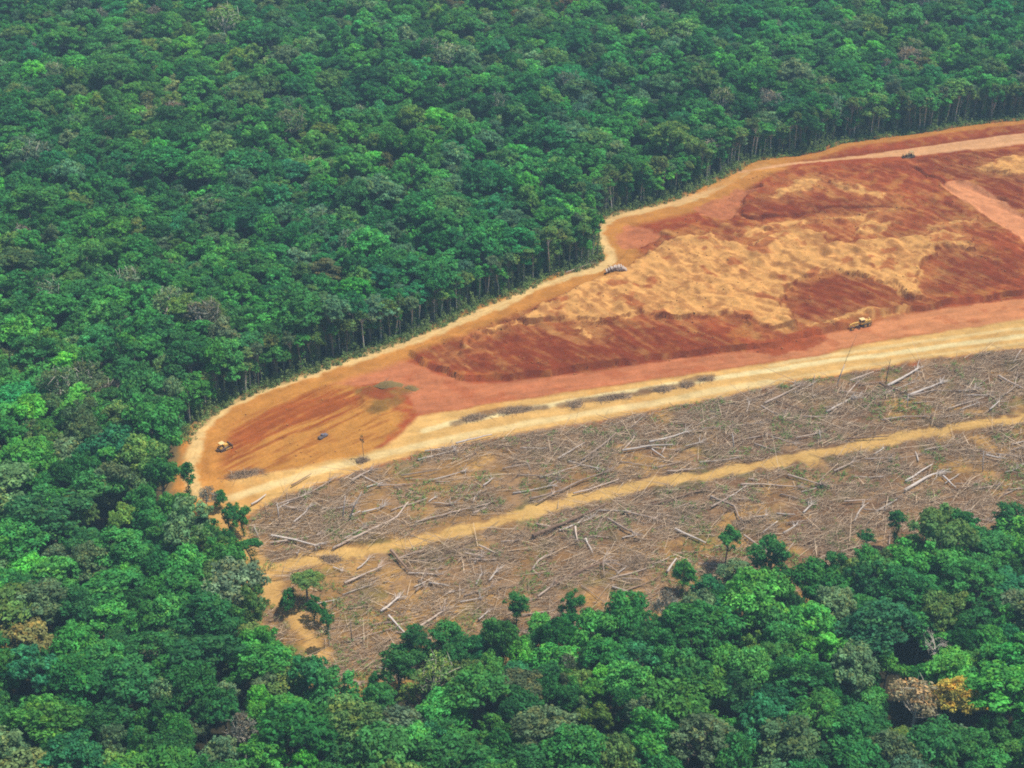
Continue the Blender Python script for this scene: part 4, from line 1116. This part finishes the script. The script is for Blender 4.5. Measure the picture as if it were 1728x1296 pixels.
def undergrowth():
    g = np.random.default_rng(91); L = []
    for (x, y, nn) in walk(UPPER_W, .42, .5):
        nx, ny = outward(nn)
        d = g.uniform(-1.6, 6.5); X, Y = x + nx * d, y + ny * d
        wild = vnoise(np.array([x / 14]), np.array([y / 14]), 5)[0]
        top = (.8 + 8.5 * g.random() ** 1.7) * (.35 + wild) * min(1, .35 + max(d, 0) * .25)
        r = .5 + .9 * g.random()
        z = hz(X, Y); t = .7 + .6 * g.random()
        for k in range(1 + int(top / 1.3)):
            L.append((X + g.normal() * .4, Y + g.normal() * .4, z + k * 1.3 + .2, r * (1 - .09 * k), 1.1, t * g.uniform(.8, 1.2)))
    V, F, tn = cards(g, L, 26, .34, low=-.5)
    o = link('undergrowth', mesh_np('undergrowth', V, F, [M_LEAF], {'tone': tn})); o['leaf_color'] = [.19, .27, .085]
    tag(o, 'olive shrubs, saplings and vines along the foot of the cut forest edge', 'undergrowth', kind='stuff')
    print('undergrowth', len(F))
undergrowth()
def clods():
    g = np.random.default_rng(55); n = 42000
    X, Y = g.uniform(-130, 330, n), g.uniform(470, 900, n)
    up = sdfast(X, Y, PAD, 12); ea = sdfast(X, Y, EARTH, 12)
    sp = np.max([sdfast(X, Y, S_, 8) for S_ in SPOIL], axis=0)
    cl_ = fbm(X, Y, 8, 4, 311, .6)
    p = np.where(up > .5, sstep(.46, .64, cl_) * .55 + .03, 0) + np.where((ea > 1) & (up < 0), sstep(.5, .65, cl_) * .35, 0)
    for S_ in (SIDEROAD, PIT1, PIT2): p *= sdfast(X, Y, S_, 5) < 0
    p = np.maximum(p, np.where((up > -1.2) & (up < 1.0), .25, 0))
    p *= seg_dist(X, Y, UPROAD)[0] > 7
    k = (g.random(n) < p); X, Y, sp, up = X[k], Y[k], sp[k], up[k]; n = len(X)
    r = .16 + .42 * g.random(n) ** 2.5; Z = height(X, Y)
    o = np.array([(1,0,0),(0,1,0),(-1,0,0),(0,-1,0),(0,0,1),(0,0,-.6)], float)
    V = o[None] * r[:, None, None] * g.uniform(.65, 1.35, (n, 6, 1)); a = g.uniform(0, 6.28, n)
    V = np.stack([V[..., 0] * np.cos(a)[:, None] - V[..., 1] * np.sin(a)[:, None], V[..., 0] * np.sin(a)[:, None] + V[..., 1] * np.cos(a)[:, None], V[..., 2] * .8], -1)
    V += np.stack([X, Y, Z + r * .2], 1)[:, None]
    f = np.array([(0,1,4),(1,2,4),(2,3,4),(3,0,4),(1,0,5),(2,1,5),(3,2,5),(0,3,5)])
    F = (f[None] + (np.arange(n) * 6)[:, None, None]).reshape(-1, 3)
    tone = np.clip(np.where(sp > 0, .75, np.where(up < 0, .35, .12)) + g.normal(0, .12, n), 0, 1)
    tag(link('clods', mesh_np('clods', V.reshape(-1, 3), F, [M_CLOD], {'tone': np.repeat(tone, 8)})), 'loose clods and lumps scattered over the worked red and tan earth', 'clods', kind='stuff')
    print('clods', n)
clods()
def brush(px, py, lx, ly, hgt, n, rz, label, mats=None, name='brush_heap'):
    """heap of cut branches"""
    X, Y, _ = at(px, py); g = np.random.default_rng(int(px * 7 + py))
    root = empty(name, (X, Y, hz(X, Y)), rz)
    u = g.normal(size=(n, 2)) * .45; rr = np.clip(1 - (u ** 2).sum(1), 0, 1)
    x, y = u[:, 0] * lx, u[:, 1] * ly * (1 + .5 * np.sin(u[:, 0] * 4 + px)); z = rr * hgt * (.6 + .6 * fbm(u[:, 0] * lx + px, u[:, 1] * ly, 2.5, 2, 7)) * g.random(n) ** .6
    V, F = sticks(x, y, z, .6 + g.gamma(1.5, .7, n), g.uniform(0, 6.28, n), g.normal(.15, .3, n), .04 + .07 * g.random(n) ** 2, g)
    o = link('branch_pile', mesh_np('branch_pile', V, F, [mats or M_BRUSH], {'tone': np.repeat(np.clip(g.beta(1.4, 2.4, n), 0, 1), 3)}), root); o['kind'] = 'stuff'
    # earth core
    k = 12; vs, fs = [(0, 0, hgt * .6)], []
    for ring, (s, zz) in enumerate(((.45, .5), (.95, -.15))):
        for i in range(k):
            a = i / k * 2 * pi; q = g.uniform(.75, 1.1); vs.append((cos(a) * lx * s * q, sin(a) * ly * s * q, hgt * zz * g.uniform(.7, 1.1)))
    fs = [(0, 1 + i, 1 + (i + 1) % k) for i in range(k)] + [(1 + i, 1 + k + i, 1 + k + (i + 1) % k, 1 + (i + 1) % k) for i in range(k)]
    mb = MB(); mb.add(vs, fs); mb.build('earth_core', M_OLIVESOIL if name == 'soil_heap' else M_HEAP, root, smooth=True)
    tag(root, label, 'brush heap', 'heaps of cut brush')
    return root
M_OLIVESOIL = wood_mat('olive_soil', (0.15, 0.10, 0.035), (0.32, 0.22, 0.085), .9)
M_HEAP = wood_mat('heaped_soil', (0.19, 0.12, 0.065), (0.44, 0.29, 0.16), .6)
brush(800,706,6.5,2.3,1.5,420,.35,'brown brush windrow left end, beside the pale road')
brush(870,694,9.5,2.4,1.6,560,.22,'brown brush windrow between the two pale wheel tracks, second from left')
brush(972,684,3.6,2.8,1.8,300,.3,'short brown brush clump at the left end of the long windrow')
brush(1035,672,10,2.2,1.6,560,.26,'long brown brush windrow in the middle of the pale road')
brush(1120,658,6,1.8,1.3,320,.25,'narrow brown brush windrow right of the long one')
brush(1160,651,3.4,2.2,1.9,240,.2,'round brown brush clump near the right end of the windrows')
brush(1192,641,4,1.6,1.5,220,.2,'last small brush clump at the right end of the windrows')
brush(412,802,8.0,2.4,2.0,460,.3,'dark brush heap with grey branches on the left end of the pale road')
brush(1262,884,7.0,4.6,2.6,900,.35,'big rounded grey heap of fine twigs on the lower right felled ground', M_LITTER)
brush(612,778,3.2,2.0,1.5,260,.3,'dark brush clump at the foot of the lone thin stem')
brush(560,945,5.5,2.2,1.6,320,-.3,'brown tangle of boughs below the logging track near its left end')
brush(1495,795,4.5,2.4,1.5,300,.1,'dark brown tangle below the logging track at right')
brush(1395,820,5.5,2.8,1.7,380,0,'dark tangle of boughs in the lower right felled ground')
brush(1075,952,9,3.6,1.8,620,.2,'mauve-brown spread of fine branches by the uprooted tree crown')
brush(1585,718,3.2,2,1.5,240,.1,'small dark heap on the upper rim of the logging track at right')
brush(655,655,6.5,3.2,2.3,26,.1,'olive-brown heap of soil and roots beside the pink haul road', name='soil_heap')
brush(692,657,4.4,2.6,1.9,18,.1,'smaller olive-brown soil heap touching the pink haul road', name='soil_heap')

# ------------------------------------------------------------------ stack of pale logs on the track bend
def log_stack():
    X, Y, _ = at(1040, 466); root = empty('log_stack', (X, Y, hz(X, Y)), .06)
    g = random.Random(3); n = 0
    for row, cntr in enumerate((12, 10, 8, 5)):
        for i in range(cntr):
            x = (i - cntr / 2 + .5) * .84 + g.uniform(-.12, .12) + .5 * row * .35; z = .40 + row * .66
            L = g.uniform(2.4, 3.2); y0 = -1.4 + g.uniform(-.3, .3)
            mb = MB(); mb.tube([(x, y0, z), (x + g.uniform(-.1, .1), y0 + L / 2, z + .02), (x + g.uniform(-.2, .2), y0 + L, z)], [.42, .40, .36], 8)
            mb.build('log', M_LOGDARK if row < 2 and i not in (0, cntr - 1) else M_STACK, root, smooth=True); n += 1  # dark wood in the lower rows paints the shade of the stack's front
    tag(root, 'low stack of pale bleached logs with shade-coloured front on the bend of the perimeter track', 'log stack')
M_STACK = wood_mat('stacked_wood', (0.36, 0.27, 0.21), (0.66, 0.54, 0.45), .5)
log_stack()

# ------------------------------------------------------------------ machines
def wheel(root, x, y, z, r, w):
    t = MB().cyl((0, 0, 0), r, w, 'Y', 20).build('tyre', M_TYRE, None, .06)
    t.parent = root; t.location = (x, y, z)
    MB().cyl((0, 0, 0), r * .52, w * 1.06, 'Y', 14).build('rim', M_YELLOW, t, .02)
    return t
def grader():
    X, Y, _ = at(1453, 551); X2, Y2, _ = at(1472, 546.5)
    root = empty('motor_grader', (X, Y, hz(X, Y)), math.atan2(Y - Y2, X - X2))       # +x is forward
    for y in (-1.15, 1.15): wheel(root, 4.6, y, .75, .75, .5)
    for x in (-1.0, -2.7):
        for y in (-1.1, 1.1): wheel(root, x, y, .75, .75, .5)
    MB().prism([(4.9, 1.25), (5.0, 1.75), (3.6, 2.25), (0.6, 2.15), (0.5, 1.5), (3.5, 1.75)], -.22, .22).build('front_frame', M_YELLOW, root, .04)
    MB().box((4.6, 0, .8), (.25, 2.2, .25)).build('front_axle', M_YELLOW, root)
    MB().box((-2.35, 0, 1.75), (2.9, 1.35, 1.35), taper=.94).build('engine_hood', M_YELLOW, root, .08)
    MB().box((-1.8, 0, .95), (3.9, .9, .45)).build('rear_frame', M_STEEL, root, .04)
    cab = MB().box((-.2, 0, 1.55), (1.7, 1.6, .7)).build('cab', M_YELLOW, root, .05)
    MB().box((-.2, 0, 2.45), (1.5, 1.45, 1.1)).build('window', M_GLASS, cab)
    for sx in (-1, 1):
        for sy in (-1, 1): MB().box((-.2 + sx * .76, sy * .74, 2.45), (.12, .12, 1.12)).build('cab_post', M_YELLOW, cab)
    MB().box((-.2, 0, 3.08), (1.95, 1.8, .16)).build('cab_roof', M_CREAM, cab, .04)
    bl = MB().prism([(1.75, .2), (1.55, .55), (1.7, 1.0), (1.82, 1.0), (1.7, .55), (1.9, .2)], -1.9, 1.9).build('blade', M_STEEL, root)
    MB().box((2.5, .3, 1.15), (1.9, .2, .16), ry=.15).box((2.5, -.3, 1.15), (1.9, .2, .16), ry=.15).build('drawbar', M_YELLOW, root)
    MB().cyl((1.8, 0, 1.15), .75, .14, 'Z', 18).build('circle_gear', M_STEEL, root)
    MB().cyl((-2.6, .3, 2.85), .1, .9, 'Z', 8).build('exhaust_pipe', M_STEEL, root)
    MB().cyl((-3.2, -.25, 2.62), .28, .4, 'Z', 12).build('air_cleaner', M_CREAM, root)
    MB().box((-3.95, 0, 1.3), (.25, 1.6, .5)).build('ripper', M_STEEL, root, .03)
    root.scale = (1.22, 1.22, 1.22)
    tag(root, 'long yellow motor grader working on the orange haul road at the right', 'grader')
grader()
def dozer(px, py, tx, ty, paint, roofm, label, s=1.0):
    X, Y, _ = at(px, py); X2, Y2, _ = at(tx, ty)
    root = empty('bulldozer', (X, Y, hz(X, Y)), math.atan2(Y2 - Y, X2 - X))
    for sy in (-1, 1):
        tr = MB().prism([(-1.9, .35), (-1.55, .06), (1.5, .06), (1.85, .35), (1.75, .8), (1.4, 1.0), (-1.4, 1.08), (-1.8, .85)], sy * 1.05 - .28, sy * 1.05 + .28).build('track', M_TYRE, root, .03)
        for k in range(9):
            MB().box((-1.6 + k * .4, sy * 1.05, 1.06), (.1, .6, .1)).build('track_shoe', M_STEEL, tr)
        MB().box((1.6, sy * 1.42, .55), (2.9, .14, .24)).build('push_arm', paint, root, .02)
    MB().box((0, 0, .75), (3.0, 1.4, .7)).build('main_frame', M_STEEL, root, .04)
    MB().prism([(.1, 1.05), (1.75, 1.0), (1.85, 1.75), (1.6, 1.95), (.1, 2.05)], -.62, .62).build('engine_hood', paint, root, .06)
    MB().box((-1.25, 0, 1.35), (1.1, 1.7, .75)).build('fuel_tank', paint, root, .06)
    MB().box((-.45, 0, 1.45), (.7, .7, .5)).box((-.75, 0, 1.9), (.18, .7, .6)).build('seat', M_TYRE, root, .03)
    can = MB().box((-.55, 0, 3.0), (1.9, 1.9, .16)).build('canopy_roof', roofm, root, .05)
    for sx, sy in ((.2, .8), (.2, -.8), (-1.3, .8), (-1.3, -.8)): MB().box((sx, sy, 2.2), (.12, .12, 1.5)).build('canopy_post', paint, can)
    MB().prism([(2.95, .1), (2.72, .55), (2.78, 1.2), (2.95, 1.45), (3.05, 1.45), (2.92, 1.1), (2.88, .6), (3.12, .1)], -1.75, 1.75).build('blade', M_STEEL, root, .02)
    MB().cyl((1.0, .32, 2.4), .08, .9, 'Z', 8).build('exhaust_pipe', M_STEEL, root)
    MB().box((-2.2, 0, .9), (.5, 1.2, .3)).box((-2.4, .35, .5), (.15, .15, .9)).box((-2.4, -.35, .5), (.15, .15, .9)).build('ripper', M_STEEL, root, .02)
    root.scale = (s, s, s)
    tag(root, label, 'bulldozer', 'bulldozers on the cleared earth')
dozer(377, 759, 396, 750, M_YELLOW, M_CREAM, 'yellow bulldozer with pale canopy on the brown graded slope at the left', 1.12)
dozer(1535, 266, 1520, 267, M_OLIVE, M_OLIVE, 'small dull olive bulldozer at the edge of the upper dirt road', 1.15)
def pickup():
    X, Y, _ = at(545, 737); X2, Y2, _ = at(556, 731)
    root = empty('pickup_truck', (X, Y, hz(X, Y)), math.atan2(Y2 - Y, X2 - X))
    MB().prism([(-2.2, .45), (2.15, .45), (2.25, .75), (2.15, 1.0), (.95, 1.1), (-2.2, 1.08)], -.85, .85).build('body', M_BLUEGREY, root, .08)
    cab = MB().prism([(-.7, 1.1), (.95, 1.1), (.45, 1.66), (-.6, 1.68)], -.74, .74).build('cab', M_BLUEGREY, root, .06)
    MB().prism([(.60, 1.16), (.94, 1.13), (.5, 1.62), (.42, 1.62)], -.64, .64).build('windscreen', M_GLASS, cab)
    for sy in (-.75, .75): MB().prism([(-.5, 1.16), (.6, 1.16), (.35, 1.56), (-.45, 1.58)], sy - .012, sy + .012).build('side_window', M_GLASS, cab)
    MB().box((-1.45, 0, 1.095), (1.3, 1.4, .04)).build('load_bed', M_TYRE, root)
    for x in (-1.35, 1.4):
        for y in (-.78, .78): MB().cyl((x, y, .36), .36, .24, 'Y', 16).build('wheel', M_TYRE, root, .03)
    tag(root, 'small dark blue-grey pickup parked on the sandy slope at left', 'pickup')
pickup()

# ------------------------------------------------------------------ thin tropical haze
def haze():
    me = MB().box((0, 0, 184), (12400, 12400, 372)).build('haze', bpy.data.materials.new('haze'))
    m = me.data.materials[0]; m.use_nodes = True; n = m.node_tree; n.nodes.clear()
    v = n.nodes.new('ShaderNodeVolumePrincipled'); v.inputs['Density'].default_value = 0.000125; v.inputs['Color'].default_value = (.50, .80, 1.0, 1); v.inputs['Anisotropy'].default_value = .1
    o = n.nodes.new('ShaderNodeOutputMaterial'); n.links.new(v.outputs[0], o.inputs['Volume'])
    tag(me, 'thin bluish haze over the forest', 'haze', kind='stuff')
haze()
print('done', time.time() - T0)
